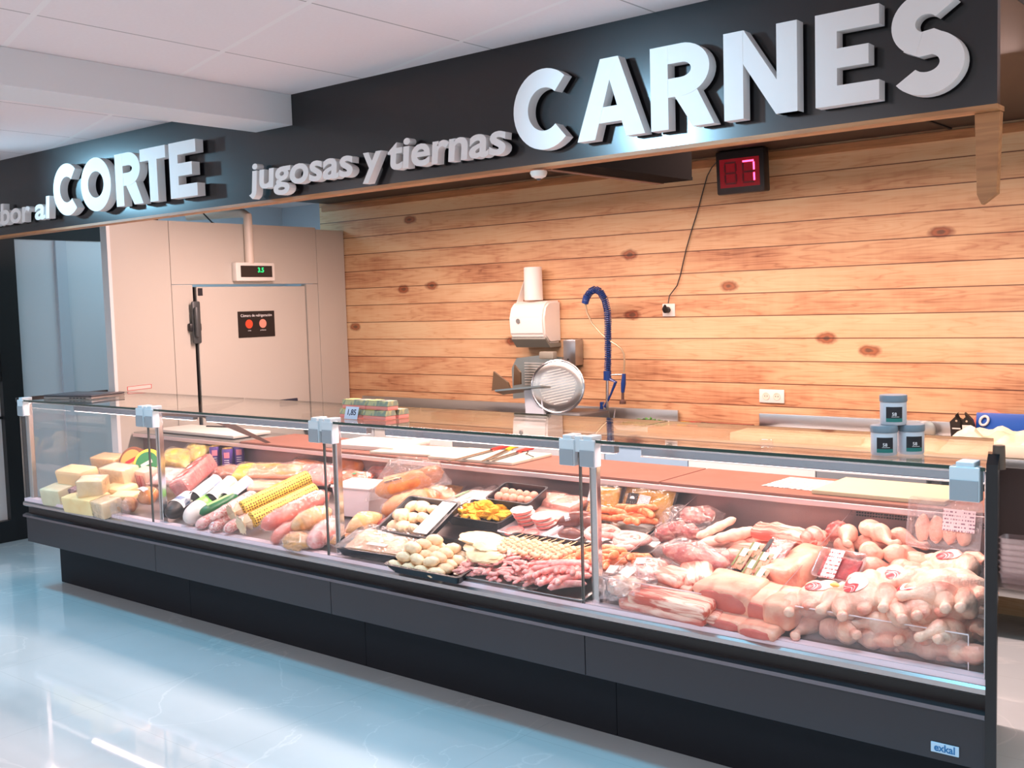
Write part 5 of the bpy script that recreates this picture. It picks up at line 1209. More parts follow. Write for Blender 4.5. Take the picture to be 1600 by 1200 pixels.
# small printed packs in the middle
for k, (p, a, lab) in enumerate((((1160, 873, 0.14), 18, 'small printed meat pack, left one of the green white row'), ((1178, 864, 0.15), 14, 'small printed meat pack, upper middle of the green white row'), ((1192, 880, 0.15), 16, 'small printed meat pack, right middle of the green white row'), ((1186, 905, 0.12), 20, 'small printed meat pack, lowest of the green white row'), ((1172, 892, 0.12), 18, 'small printed meat pack, centre of the green white row'))):
    t = thing('printed_pack', lab, 'meat pack', at(p), (0.75, 0, math.radians(-a)))
    obj('pack', pillow(nb(), 0.052, 0.095, 0.016, 0.1, k, 10), mat('pack_meat', (206, 150, 120), 0.35, c2=(70, 92, 40), ns=40, contrast=(0.5, 0.6)), t)
    obj('label', sheet(nb(), 0.028, 0.036, 2, 2), mat('pack_oval', (244, 240, 228), 0.4), t, (0.0, 0.024, 0.0102), smooth=False)
    obj('label_stripe', sheet(nb(), 0.010, 0.085, 2, 2), mat('olive_stripe', (96, 110, 48), 0.4), t, (-0.019, 0.0, 0.0098), smooth=False)
bagged('sliced_meat_pack', 'sliced red meat pack with black corner and white label', 'meat pack', (1212, 862, 0.15), 0.10, 0.12, 0.02, PORKD, -12, rollx=0.6, labels=((0.1, -0.15, 0.045, 0.055, LBLW, 0), (-0.38, 0.1, 0.018, 0.07, INK, 0)))
# crumpled film bag with white stickers
t = thing('crumpled_bag', 'crumpled clear bag with two white stickers by the third post', 'bag', at((978, 912, 0.075)), (SL, 0, -0.3))
obj('contents', blob(nb(), (0, 0, -0.01), (0.095, 0.065, 0.04), 0.2, 3, 3, 3), FAT, t)
obj('bag_film', blob(nb(), (0, 0, 0), (0.125, 0.09, 0.062), 0.35, 4, 9, 4), FILM2, t)
obj('sticker', sheet(nb(), 0.05, 0.045, 3, 3), PAPER, t, (0.05, -0.02, 0.068), (0.3, 0.3, 0), smooth=False)
obj('sticker', sheet(nb(), 0.045, 0.04, 3, 3), PAPER, t, (-0.03, -0.03, 0.066), (0.4, 0, 0.2), smooth=False)
bagged('clear_pack', 'clear bag of pale meat with white sticker above the crumpled bag', 'meat pack', (1012, 890, 0.10), 0.13, 0.14, 0.06, PORK, 10, film=FILM2, labels=((-0.2, 0.0, 0.04, 0.055, PAPER, 10),))

# ------------------------------------------------------------------ poultry
from mathutils.bvhtree import BVHTree
def chicken_mesh(v=0):
    b = nb(); s = v * 11 + 3
    blob(b, (-0.005, 0, 0), (0.115, 0.083, 0.068), 0.10, 2, s, 4)
    blob(b, (-0.045, 0.022, 0.022), (0.075, 0.045, 0.048), 0.08, 2, s + 1, 3); blob(b, (-0.045, -0.022, 0.022), (0.075, 0.045, 0.048), 0.08, 2, s + 2, 3)
    for sg in (1, -1):
        sp = 0.012 * (v % 3) * sg
        blob(b, (0.05, sg * 0.07, 0.0), (0.065, 0.04, 0.05), 0.08, 2, s + 3, 3)
        A = Vector((0.075, sg * 0.074, 0.012)); K = Vector((0.165, sg * 0.055 + sp, -0.01 + 0.02 * (v % 2)))
        n = 8
        tube(b, [A.lerp(K, i / n) for i in range(n + 1)], [0.034, 0.036, 0.034, 0.029, 0.023, 0.018, 0.015, 0.017, 0.016], 14)
        blob(b, K, (0.017, 0.020, 0.018), 0.15, 3, s, 2)
        tube(b, [(-0.075, sg * 0.065, 0.025), (-0.05, sg * 0.105, 0.015), (-0.005, sg * 0.125, 0.0), (-0.03, sg * 0.13, -0.012), (-0.085, sg * 0.118, -0.02)], [0.022, 0.024, 0.017, 0.015, 0.009], 12)
    blob(b, (-0.125, 0, 0.0), (0.035, 0.04, 0.03), 0.3, 3, s + 5, 3)
    blob(b, (0.11, 0, 0.0), (0.025, 0.025, 0.02), 0.2, 3, s + 6, 2)
    return fused(b, 0.0036, 3)
CH = [chicken_mesh(0), chicken_mesh(1)]
for m_ in CH: m_.materials.append(CHICK)
def drape_tag(me, c, rx_=0.044, ry_=0.033, ang=0.6, n=(0.62, 0.0, 0.78)):
    """oval sticker laid on the breast, facing outwards over the legs"""
    n = Vector(n).normalized(); u = Vector((0, 1, 0)); v = n.cross(u).normalized(); c = Vector(c)
    bv = BVHTree.FromPolygons([q.co for q in me.vertices], [p.vertices for p in me.polygons])
    b = nb(); rings = []
    for j in range(7):
        ring = []
        for k in range(28):
            a = 2 * PI * k / 28; q = j / 6; x, y = rx_ * q * math.cos(a), ry_ * q * math.sin(a)
            p = c + u * (x * math.cos(ang) - y * math.sin(ang)) + v * (x * math.sin(ang) + y * math.cos(ang))
            h = bv.ray_cast(p + n * 0.3, -n)[0]
            ring.append(b.verts.new((h if h else p) + n * 0.004))
            if j == 0: break
        rings.append(ring)
    for k in range(28): b.faces.new((rings[0][0], rings[1][k], rings[1][(k + 1) % 28]))
    for A, B in zip(rings[1:], rings[2:]):
        for k in range(28): b.faces.new((A[k], B[k], B[(k + 1) % 28], A[(k + 1) % 28]))
    m_ = mesh(b, 'tag'); m_.materials.append(TAGM); return m_
TG = [drape_tag(CH[0], (-0.005, 0.016, 0.035), 0.05, 0.036, ang=0.4, n=(0.8, 0.1, 0.6)), drape_tag(CH[1], (-0.005, -0.016, 0.035), 0.05, 0.036, ang=-0.4, n=(0.75, -0.1, 0.65))]
# px, py, height, yaw (legs direction), roll, tag?, variant, label
chs = [(1280, 940, 0.075, -84, 0.0, 1, 0, 'whole chicken with red white tag, leftmost at the front', 1.0),
       (1352, 933, 0.125, -72, 0.1, 1, 1, 'whole chicken with red white tag, just below the liver tray', 1.0),
       (1398, 915, 0.13, -60, 0.1, 1, 0, 'whole chicken with small red tag lying behind the front row', 0.85),
       (1436, 944, 0.125, -66, 0.1, 1, 1, 'whole chicken with white halved tag in the centre of the heap', 1.0),
       (1488, 925, 0.15, -140, -0.25, 0, 0, 'whole chicken with raised bent wing on the heap', 1.05),
       (1545, 955, 0.12, -80, 0.1, 1, 1, 'whole chicken with red tag against the right chrome post', 1.0),
       (1500, 893, 0.12, -75, 0.1, 1, 0, 'whole chicken with red white tag, topmost at the right back', 0.95),
       (1325, 985, 0.05, -50, 0.0, 0, 1, 'untagged chicken lowest in the heap, left front', 0.95),
       (1392, 1000, 0.05, -160, 0.3, 0, 0, 'untagged chicken lowest in the heap, centre front', 0.95),
       (1450, 1008, 0.05, -95, 0.0, 0, 1, 'untagged chicken with legs down at the front guard', 0.95),
       (1512, 1005, 0.05, -120, 0.2, 0, 0, 'untagged chicken lowest at the right chrome post', 0.95)]
root = None
for (px, py, h, yw, rl, tg, v, lab, s) in chs:
    pos_ = bed(px, py, h); pos_.y = max(pos_.y, 0.18); pos_.x = min(pos_.x, -0.885 - 0.272 * pos_.y - 0.14)
    t = thing('whole_chicken', lab, 'chicken', pos_, (SL + rl, 0.12 * math.sin(px), math.radians(yw)), 'whole chickens heaped in the last bay')
    t.scale = (s, s, s)
    c_ = bpy.data.objects.new('carcass', CH[v]); COL.objects.link(c_); c_.parent = t
    if tg: o = bpy.data.objects.new('brand_tag', TG[v]); COL.objects.link(o); o.parent = t
def leg_mesh(v):
    b = nb(); n = 10
    tube(b, [(-0.06 + 0.015 * i, 0.006 * math.sin(i * 0.6) * (1 + v), 0) for i in range(n)], [0.020, 0.031, 0.037, 0.036, 0.030, 0.023, 0.017, 0.013, 0.013, 0.016], 16)
    blob(b, (0.078, 0.0, 0), (0.015, 0.018, 0.017), 0.2, 3, v, 2)
    if v: blob(b, (-0.075, 0.012, 0), (0.05, 0.04, 0.03), 0.15, 2, 4, 3)
    return fused(b, 0.0035, 4)
LG = [leg_mesh(0), leg_mesh(1)]
for m_ in LG: m_.materials.append(CHICK2)
for (px, py, h, yw, v, lab) in [(1323, 838, 0.12, -65, 0, 'chicken drumstick, leftmost of the back heap, bone downwards'), (1378, 838, 0.14, -30, 1, 'chicken leg lying topmost with bone to the right'), (1392, 866, 0.12, 165, 0, 'smooth plump drumstick in the middle of the leg heap'), (1362, 862, 0.10, 120, 1, 'chicken thigh beneath the smooth drumstick'), (1415, 843, 0.10, -10, 0, 'chicken drumstick at the back right of the leg heap'), (1322, 858, 0.07, -35, 0, 'chicken drumstick behind the liver tray'), (1405, 888, 0.08, 150, 1, 'chicken thigh at the right front of the leg heap'), (1373, 886, 0.09, 60, 0, 'chicken thigh right of the liver tray'), (1345, 850, 0.07, 200, 1, 'chicken leg underneath at the back'), (1425, 870, 0.07, 30, 0, 'chicken drumstick by the clear upright tray'), (1445, 905, 0.10, 100, 0, 'chicken drumstick standing bone up beside the bent wing'), (1470, 885, 0.08, 20, 1, 'chicken leg behind the raised wing'), (1300, 872, 0.06, 60, 0, 'chicken drumstick squeezed beside the divider'), (1248, 985, 0.03, -90, 0, 'chicken drumstick with bone end at the left front'), (1296, 996, 0.035, 8, 0, 'chicken drumstick lying flat behind the clear guard, leftmost'), (1342, 1006, 0.035, 172, 1, 'chicken leg lying flat behind the clear guard, second from left'), (1385, 1018, 0.03, -4, 0, 'chicken drumstick lying flat in the middle behind the clear guard'), (1428, 1024, 0.035, 184, 1, 'chicken leg lying flat behind the guard, right of the middle'), (1470, 1034, 0.03, 6, 0, 'chicken drumstick lying flat near the right end of the guard'), (1500, 1030, 0.04, 165, 1, 'chicken leg lying flat at the far right end of the guard')]:
    o = bpy.data.objects.new('chicken_leg', LG[v]); COL.objects.link(o); o.location = bed(px, py, h); o.location.y = max(o.location.y, 0.11); o.location.x = min(o.location.x, -1.03); o.rotation_euler = (SL, 0.15 if abs(yw) != 4 else 0.02, math.radians(yw)); tag(o, lab, 'chicken leg', 'loose chicken legs'); o.scale = (1.05, 1.05, 1.05)
# liver tray with price label
t = thing('liver_tray', 'clear tray of dark red offal with handwritten price label', 'meat tray', at((1316, 890, 0.12)), (0.80, 0, math.radians(-8)))
obj('tray_shell', tray_mesh(0.185, 0.125, 0.03), glassy('clear_tray', 0.10, 0.7, (0.98, 0.96, 0.97), 0.05, 0.12, (250, 235, 240)), t, angle=0.5)
obj('offal', rbox(0.155, 0.09, 0.02, 0.008, 0.010, 3), LIVER, t, (0, -0.008, 0.018))
obj('price_label', sheet(nb(), 0.055, 0.12, 2, 2), LBLR, t, (-0.022, -0.004, 0.037), smooth=False)
obj('film_cover', sheet(nb(), 0.18, 0.12, 10, 8, lambda u, v: 0.003 * noise.noise(Vector((u * 9, v * 9, 2)))), ACRYL, t, (0, 0, 0.0355))
lump('yellow_fat', 'small yellow fat piece at the foot of the liver label', 'fat', (1304, 914, 0.15), (0.035, 0.02, 0.015), mat('yellow_fat', (240, 190, 90), 0.4), 0, sub=2)
# upright clear tray with chicken pieces at the right
c = onY(1477, 820, 0.66)
t = thing('upright_tray', 'clear upright tray of chicken pieces with pale label at right', 'meat tray', c, (math.radians(78), 0, math.radians(-3)))
obj('tray_shell', tray_mesh(0.27, 0.19, 0.035), glassy('clear_tray', 0.10, 0.7), t, (0, 0, -0.02), angle=0.5)
for k, x in enumerate((-0.08, -0.03, 0.02, 0.07)):
    obj('chicken_piece', blob(nb(), (x, -0.02, 0.0), (0.028, 0.05, 0.014), 0.15, 2, k, 3), CHICK2, t)
obj('film_cover', sheet(nb(), 0.26, 0.18, 10, 8, lambda u, v: 0.003 * noise.noise(Vector((u * 7, v * 7, 5)))), FILM, t, (0, 0, 0.0185))
obj('label', sheet(nb(), 0.115, 0.08, 2, 2), print_mat('label_pale', (244, 220, 226), (140, 110, 130), 6, 0.5), t, (0.055, 0.02, 0.0225), smooth=False)
#==FOODEND==
# ------------------------------------------------------------------ things on the service deck
DZ = 0.9625
def dk(px, py, z=DZ): return onZ(px, py, z)
def board(label, px, py, w, d, h, m, yaw=0, z=DZ, name='cutting_board'):
    p = dk(px, py, z); p.z = z
    return tag(obj(name, box(nb(), -w / 2, w / 2, -d / 2, d / 2, 0, h, 0.004), m, None, p, (0, 0, math.radians(yaw))), label, 'cutting board' if name == 'cutting_board' else 'paper')
CREAM = mat('cream_board', (214, 204, 166), 0.5)
WBRD = mat('white_board', (216, 208, 190), 0.5)
board('large cream cutting board at the right end of the service deck', 1393, 770, 0.53, 0.36, 0.018, CREAM, 0)
board('white cutting board under the coloured knives', 765, 715, 0.56, 0.36, 0.016, WBRD, 3)
board('white cutting board left of the knife board', 672, 707, 0.62, 0.30, 0.014, WBRD, 8)
t = thing('paper_stack', 'thick stack of white wrapping paper on the service deck', 'paper stack', dk(590, 697), (0, 0, math.radians(6)))
obj('sheets', box(nb(), -0.26, 0.26, -0.17, 0.17, 0.0, 0.026, 0.003), PAPER, t); obj('band', box(nb(), -0.262, 0.262, -0.172, 0.172, 0.010, 0.012), mat('paper_band', (214, 204, 196), 0.6), t, smooth=False)
p = dk(1262, 757); t = thing('price_sheet', 'printed white price sheet on the brick red deck board', 'sheet', p, (0, 0, math.radians(-3)))
obj('paper', box(nb(), -0.15, 0.15, -0.13, 0.13, 0, 0.001), SHEETP, t, smooth=False)
board('long white tray paper at the left end of the service deck', 330, 676, 0.9, 0.30, 0.02, PAPER, 0, name='paper_pad')
t = thing('ring_binder', 'thin black clip lying on the white paper at the left', 'clip', dk(345, 667, 0.985), (0, 0, 0.2))
obj('clip_bar', rbox(0.26, 0.02, 0.012, 0.004), BLACKP, t)
def knife(label, a, b_, col, z=0.985, hl=0.17):
    P, Q = onZ(*a, z), onZ(*b_, z); c, e, L = frame_of(P, Q)
    t = thing('knife', label, 'knife', c, e)
    bl = L - hl
    b = nb(); prism(b, [(-L / 2, 0.0), (-L / 2 + 0.05, -0.016), (-L / 2 + bl, -0.017), (-L / 2 + bl, 0.014), (-L / 2 + 0.02, 0.010)], 'z', -0.001, 0.001)
    obj('blade', b, mat('blade', (200, 196, 190), 0.2, 1.0), t, smooth=False)
    b = tube(nb(), [(-L / 2 + bl, 0, 0), (-L / 2 + bl + 0.02, 0, 0), (L / 2 - 0.04, 0.002, 0), (L / 2, -0.004, 0)], [0.010, 0.014, 0.013, 0.015], 12, flat=0.75)
    obj('handle', b, col, t)
knife('kitchen knife with red handle, left one on the white board', (697, 722), (792, 697), RED)
knife('short kitchen knife with yellow handle between the red ones', (753, 721), (806, 697), YELLOW)
knife('kitchen knife with red handle, right one on the white board', (765, 720), (830, 700), mat('coral_handle', (220, 60, 48), 0.35))
tag(obj('hook', tube(nb(), [onZ(812, 706, 0.985), onZ(826, 705, 0.985), onZ(822, 709, 0.985), onZ(834, 714, 0.985)], 0.0025, 6), BLACKP), 'small black wire hook beside the red knife', 'hook')
# ------------------------------------------------------------------ things on the glass top
GZ = 1.2505
t = thing('flat_scale', 'flat dark grey closed laptop lying on the left glass top', 'laptop', onZ(132, 621, GZ), (0, 0, math.radians(14)))
obj('lower_shell', rbox(0.42, 0.28, 0.014, 0.005), mat('laptop_silver', (150, 142, 138), 0.35, 0.4), t, (0, 0, 0.009)); obj('lid', rbox(0.42, 0.28, 0.010, 0.004), mat('laptop_dark', (76, 76, 82), 0.35), t, (0, 0, 0.022))
b = nb()
for k in range(5): box(b, 0.02 + k * 0.03, 0.04 + k * 0.03, -0.1412, -0.1395, 0.006, 0.012)
obj('ports', b, INK, t, smooth=False); t.name = 'closed_laptop'
# egg cartons
pe = onZ(560, 655, GZ); pe.z = GZ
CARD = mat('printed_carton', (190, 186, 138), 0.6, c2=(140, 150, 132), ns=16, contrast=(0.45, 0.55))
def carton(label, x, y, z, yaw=0.0):
    k_ = 0.62; x *= k_; y *= k_; z *= k_
    t = thing('egg_carton', label, 'egg carton', (pe.x + x - 0.02, pe.y + y, pe.z + z), (0, 0, yaw), 'egg cartons on the glass top'); t.scale = (k_, k_, k_ * 1.05)
    obj('base', box(nb(), -0.125, 0.125, -0.055, 0.055, 0, 0.030, 0.006), mat('carton_pink', (238, 150, 140), 0.6), t)
    b = nb(); prism(b, [(-0.057, 0.030), (0.057, 0.030), (0.045, 0.068), (-0.045, 0.068)], 'x', -0.127, 0.127)
    obj('lid', b, CARD, t, smooth=False)
    obj('print_patch', box(nb(), -0.11, -0.02, -0.05, 0.05, 0.0683, 0.069), mat('carton_yellow', (206, 194, 96), 0.6), t, smooth=False)
    obj('print_patch', box(nb(), 0.0, 0.05, -0.05, 0.05, 0.0683, 0.069), mat('carton_grey', (70, 84, 84), 0.6), t, smooth=False)
    return t
carton('egg carton at the front left of the glass top stack', -0.06, 0.06, 0.001)
carton('egg carton at the front right of the glass top stack', 0.20, 0.06, 0.001)
carton('egg carton lying upper left on the stack', -0.05, 0.085, 0.072, 0.03)
carton('egg carton lying upper right on the stack', 0.20, 0.09, 0.072, -0.03)
carton('egg carton at the back left of the stack', -0.05, 0.19, 0.001)
carton('egg carton at the back right of the stack', 0.21, 0.19, 0.001)
t = thing('price_ticket', 'small white price ticket clipped before the egg cartons', 'price ticket', (pe.x - 0.03, pe.y - 0.014, pe.z + 0.030), (math.radians(74), 0, 0))
obj('card', box(nb(), -0.045, 0.045, -0.03, 0.03, 0, 0.001), mat('ticket_white', (210, 226, 246), 0.5), t, smooth=False)
obj('lettering', text('1,85', 0.038, 0.0003, 0.0008), mat('ticket_ink', (40, 50, 80), 0.5), t, (0, 0.002, 0.0016))
# jars
TEAL = mat('teal_label', (30, 120, 112), 0.4)
def jar(label, x, y, z, rz):
    t = thing('jar', label, 'jar', (x, y, z), (0, 0, rz), 'grey lidded jars on the glass top')
    r = 0.0415
    obj('jar_body', lathe(nb(), [(r * 0.93, 0), (r, 0.005), (r, 0.070), (r * 0.97, 0.074)], 36), mat('jar_frost', (206, 212, 220), 0.35), t)
    obj('lid', lathe(nb(), [(r * 1.02, 0.0745), (r * 1.05, 0.078), (r * 1.05, 0.093), (r * 1.0, 0.0965), (r * 0.5, 0.0968)], 36), mat('jar_lid', (120, 138, 150), 0.4), t)
    l = obj('label', vband(0.020, 0.060, r + 0.0006, 251, 36), INK, t)
    obj('label_foot', vband(0.011, 0.023, r + 0.0009, 251, 36), TEAL, t)
    o = obj('lettering', text('58', 0.015, 0.0002, 0.0002), INKW, t, ((r + 0.0012) * math.cos(math.radians(251)) , (r + 0.0012) * math.sin(math.radians(251)), 0.036), (PI / 2, 0, math.radians(251 + 90)))
    o = obj('print_line', box(nb(), -0.012, 0.012, -0.0006, 0.0006, 0, 0.0004), INKW, t, ((r + 0.0012) * math.cos(math.radians(255)), (r + 0.0012) * math.sin(math.radians(255)), 0.028), (PI / 2, 0, math.radians(345)), smooth=False)
    return t
# label arc measured from +x; flip band angles into the lathe frame
pj1 = onZ(1393, 713, GZ); pj2 = onZ(1433, 712, GZ)
jar('frosted jar with grey lid, lower left of the three', pj1.x - 0.035, pj1.y + 0.03, GZ, 0.75)
jar('frosted jar with grey lid, lower right of the three', pj2.x - 0.035, pj2.y + 0.045, GZ, 0.95)
jar('frosted jar with grey lid, standing on top of the two others', (pj1.x + pj2.x) / 2 - 0.048, (pj1.y + pj2.y) / 2 + 0.036, GZ + 0.0972, 0.75)
t = thing('card_holder', 'tiny clear card holder on the right glass top', 'card holder', onZ(1198, 700, GZ), (0, 0, 0.1))
obj('holder', rbox(0.045, 0.012, 0.03, 0.003), ACRYL, t, (0, 0, 0.016)); t.location.z = GZ

# ------------------------------------------------------------------ wall counter
WZ = 0.95
wc = thing('wall_worktop', 'stainless steel worktop with backsplash along the plank wall', 'worktop', (-3.6, 2.5, 0))
b = nb(); box(b, -6.70 + 3.6, 3.5, 2.20 - 2.5, 0.298, 0.905, WZ, 0.004)
obj('steel_top', b, STEEL, wc)
for a, c, zt in ((-6.6, -3.58, 1.045), (-3.0, 2.4, 1.05)):
    obj('backsplash', box(nb(), a + 3.6, c + 3.6, 0.27, 0.284, WZ, zt, 0.003), STEEL, wc)
cols = [mat('front_pale', (190, 196, 200), 0.4), mat('front_blue', (150, 180, 205), 0.4), mat('front_grey', (120, 124, 128), 0.4), mat('front_white', (225, 225, 222), 0.4)]
x = -6.6
for k, w_ in enumerate((0.7, 0.8, 0.55, 0.75, 0.6, 0.8, 0.6)):
    obj('cabinet_front', box(nb(), x + 3.6 + 0.004, x + w_ + 3.6 - 0.004, -0.27, -0.25, 0.12, 0.90, 0.002), cols[(0, 3, 2, 0, 1, 3, 2)[k]], wc)
    x += w_
obj('cabinet_body', box(nb(), -3.0, -1.80 + 3.6, -0.25, 0.27, 0.12, 0.90), DSTEEL, wc, smooth=False)
obj('steel_shelf', box(nb(), -1.78 + 3.6, 3.4, -0.22, 0.26, 0.24, 0.285, 0.003), STEEL, wc)
for xx in (-1.76, -0.2):
    obj('leg', box(nb(), xx + 3.6 - 0.02, xx + 3.6 + 0.02, -0.26, -0.22, 0, 0.905), CHROME, wc)
def stack_tray(lab, x, y, z0):
    t = thing('punnet_stack', lab, 'plastic tubs', (x, y, z0))
    for k in range(7): obj('clear_tub', tray_mesh(0.16, 0.12, 0.05), glassy('clear_tray', 0.10, 0.7), t, (0, 0, 0.03 * k), angle=0.5)
    return t
stack_tray('stack of clear plastic tubs on the steel shelf at the far right', -1.41, 2.42, 0.286)
stack_tray('second stack of clear plastic tubs behind the counter end', -1.22, 2.42, 0.286)
obj('dark_panel', box(nb(), -1.78 + 3.6, 3.4, 0.262, 0.275, 0.12, 0.905), DSTEEL, wc, smooth=False)
def wt(px, py, Y=2.5): return onY(px, py, Y)
# paper, towels at the right
t = thing('paper_ream', 'stack of cream printed wrapping sheets on the steel worktop', 'paper stack', (-2.55, 2.42, WZ), (0, 0, 0.06))
obj('sheets', box(nb(), -0.38, 0.38, -0.17, 0.17, 0, 0.045, 0.004), mat('cream_sheets', (238, 220, 186), 0.6, c2=(226, 206, 170), ns=30), t)
def towel(lab, x, y, w_, d_, h_, s, c_=(240, 226, 200)):
    b = sheet(nb(), w_, d_, 26, 18, lambda u, v: max(0.001, h_ * (0.45 + 0.55 * noise.noise(Vector((u * 6, v * 6, s)))) * max(0, 1 - (2 * u) ** 6) * max(0, 1 - (2 * v) ** 6)))
    o = obj('folded_cloth', b, mat('cloth%d' % c_[1], c_, 0.8, c2=(228, 214, 180), ns=16), None, (x, y, WZ + 0.001)); sol = o.modifiers.new('s', 'SOLIDIFY'); sol.thickness = 0.002
    return tag(o, lab, 'cloth')
towel('flat cream cloth on the worktop behind the jars', -2.0, 2.44, 0.50, 0.36, 0.07, 2)
towel('crumpled cream paper cloth at the right end of the worktop', -1.45, 2.46, 0.62, 0.44, 0.17, 5)
t = thing('box_board', 'pale cardboard block under the crumpled cloth, far right', 'box', (-1.25, 2.35, WZ))
obj('carton', rbox(0.50, 0.26, 0.06, 0.004), mat('pale_card', (232, 216, 190), 0.7), t, (0, 0, 0.031))
# black gloves / scissor holders
for k, (px, lab) in enumerate(((1496, 'black pointed knife sheath standing at the wall, left one'), (1512, 'black pointed knife sheath with white label, right one'))):
    p = wt(px, 690, 2.70); t = thing('knife_sheath', lab, 'sheath', (p.x, 2.71, WZ), (math.radians(8), 0, 0))
    s = 1 if k else -1
    b = nb(); prism(b, [(-0.032, 0), (0.032, 0), (0.036, 0.10), (0.030, 0.125), (0.0 + 0.008 * s, 0.15), (-0.010 * s, 0.168), (-0.006, 0.145), (-0.036, 0.115), (-0.034, 0.08)], 'y', -0.012, 0.012)
    obj('sheath_body', b, BLACKP, t, smooth=False)
    obj('label', box(nb(), -0.024, 0.020, -0.0135, -0.012, 0.075, 0.082 + 0.018 * k), PAPER, t, smooth=False)
    obj('rivet', cyl(nb(), (0, -0.014, 0.122), (0, -0.012, 0.122), 0.006, 0.006, 12), CHROME, t)
p = wt(1560, 672, 2.68); t = thing('blue_board', 'dark blue plastic tool with white ring leaning on the wall', 'tool', (p.x + 0.04, 2.72, WZ + 0.005), (math.radians(-10), 0, 0))
obj('blade_plate', rbox(0.34, 0.012, 0.15, 0.005), mat('royal_blue', (20, 84, 176), 0.35), t, (0, 0, 0.085))
obj('white_ring', tube(nb(), [(0.020 * math.cos(a), 0, 0.026 * math.sin(a)) for a in (2 * PI * k / 20 for k in range(20))], 0.007, 8, closed=True), WHITEP, t, (-0.125, -0.014, 0.115), (0, 0.5, 0))
p = wt(1540, 655, 2.75); t = thing('orange_ring', 'round coral red disc behind the blue tool', 'disc', (p.x + 0.02, 2.755, WZ + 0.09), (math.radians(82), 0, 0))
obj('disc', lathe(nb(), [(0.085, 0), (0.09, 0.003), (0.085, 0.006)], 30), mat('coral_disc', (226, 120, 90), 0.4), t)
p = wt(1445, 672, 2.70); t = thing('kitchen_tap_wheel', 'small grey round scale pan beside the jars at the wall', 'pan', (p.x, 2.72, WZ + 0.055), (math.radians(85), 0, 0.5)); t.name = 'small_pan'
obj('pan', lathe(nb(), [(0.05, 0), (0.052, 0.012), (0.040, 0.016)], 28), STEEL, t)
# chopping block with knives
t = thing('chopping_block', 'reddish brown chopping block on the worktop by the sink', 'chopping block', (-3.27, 2.52, WZ))
obj('block', rbox(0.52, 0.42, 0.035, 0.006), mat('block_red', (150, 80, 62), 0.5), t, (0, 0, 0.018))
def handle_on(lab, px, py, col, blade=False, yaw=0.2):
    p = wt(px, py, 2.45); t = thing('kitchen_knife', lab, 'knife', (p.x, 2.45, WZ + 0.048), (0, 0, yaw))
    obj('handle', tube(nb(), [(-0.055, 0, 0), (-0.03, 0, 0.004), (0.03, 0, 0.002), (0.06, 0, 0)], [0.011, 0.016, 0.014, 0.009], 12), col, t)
    if blade:
        b = nb(); prism(b, [(0.06, -0.015), (0.20, -0.035), (0.24, -0.01), (0.22, 0.03), (0.06, 0.012)], 'z', -0.0015, 0.0015); obj('blade', b, mat('blade', (200, 196, 190), 0.2, 1.0), t, smooth=False)
    return t
handle_on('knife with yellow handle lying on the chopping block', 1072, 660, YELLOW, yaw=0.4)
handle_on('knife with red handle lying on the chopping block', 1087, 664, RED, yaw=0.15)
handle_on('cleaver with black handle lying on the chopping block', 1104, 665, BLACKP, True, yaw=0.1)
# parsley
def leaf_heap():
    b = nb(); R = random.Random(9)
    for k in range(420):
        c_ = Vector((R.uniform(-0.17, 0.17), R.uniform(-0.07, 0.07), 0)); c_.z = (1 - (c_.x / 0.18) ** 2) * 0.04 * R.uniform(0.2, 1.2)
        s = R.uniform(0.007, 0.014); M = Euler((R.uniform(-1, 1), R.uniform(-1, 1), R.uniform(0, 6))).to_matrix()
        vs = [b.verts.new(c_ + M @ Vector(q) * s) for q in ((-1, 0, 0), (-0.3, -0.7, 0.2), (0.6, -0.5, 0), (1, 0, 0.2), (0.5, 0.6, 0), (-0.4, 0.6, 0.2))]
        b.faces.new(vs)
    return b
pp = wt(1010, 663, 2.45)
o = obj('parsley', leaf_heap(), mat('parsley_green', (52, 120, 44), 0.6, c2=(90, 150, 60), ns=40), None, (pp.x, 2.45, WZ + 0.022), smooth=False); o['kind'] = 'stuff'; tag(o, 'heap of fresh green parsley beside the sink tap', 'parsley')
t = tag(obj('parsley_tray', tray_mesh(0.42, 0.20, 0.03), STEEL, None, (pp.x, 2.45, WZ), angle=0.5), 'shallow steel tray holding the parsley', 'tray')
# flat dark trays at the left of the slicer
t = thing('dark_tray', 'flat dark brown tray lying left of the slicer', 'tray', (-5.16, 2.45, WZ))
obj('tray_body', rbox(0.42, 0.30, 0.05, 0.012), mat('brown_plastic', (70, 46, 42), 0.4), t, (0, 0, 0.026))
obj('grip', rbox(0.03, 0.05, 0.03, 0.008), BLACKP, t, (0.215, -0.1, 0.045))
# slicer
sl = thing('meat_slicer', 'steel meat slicer with round blade and grey foot', 'slicer', (-4.30, 2.42, WZ + 0.003))
obj('base', rbox(0.42, 0.36, 0.09, 0.03), mat('slicer_base', (96, 98, 100), 0.35, 0.5), sl, (0.10, 0, 0.055))
b = nb(); prism(b, [(-0.13, 0.0), (0.04, 0.0), (0.03, 0.11), (0.01, 0.25), (-0.13, 0.25), (-0.12, 0.11)], 'y', -0.20, -0.13)
obj('column', b, mat('slicer_white', (205, 214, 222), 0.35, 0.2), sl, smooth=False)
b = lathe(nb(), [(0.005, -0.012), (0.165, -0.010), (0.172, 0.0), (0.165, 0.004), (0.12, 0.014), (0.0, 0.016)], 48)
d = obj('blade_disc', b, mat('blade_steel', (205, 205, 200), 0.24, 1.0), sl, (0.10, -0.13, 0.27), (math.radians(84), 0, math.radians(30)))
b = nb()
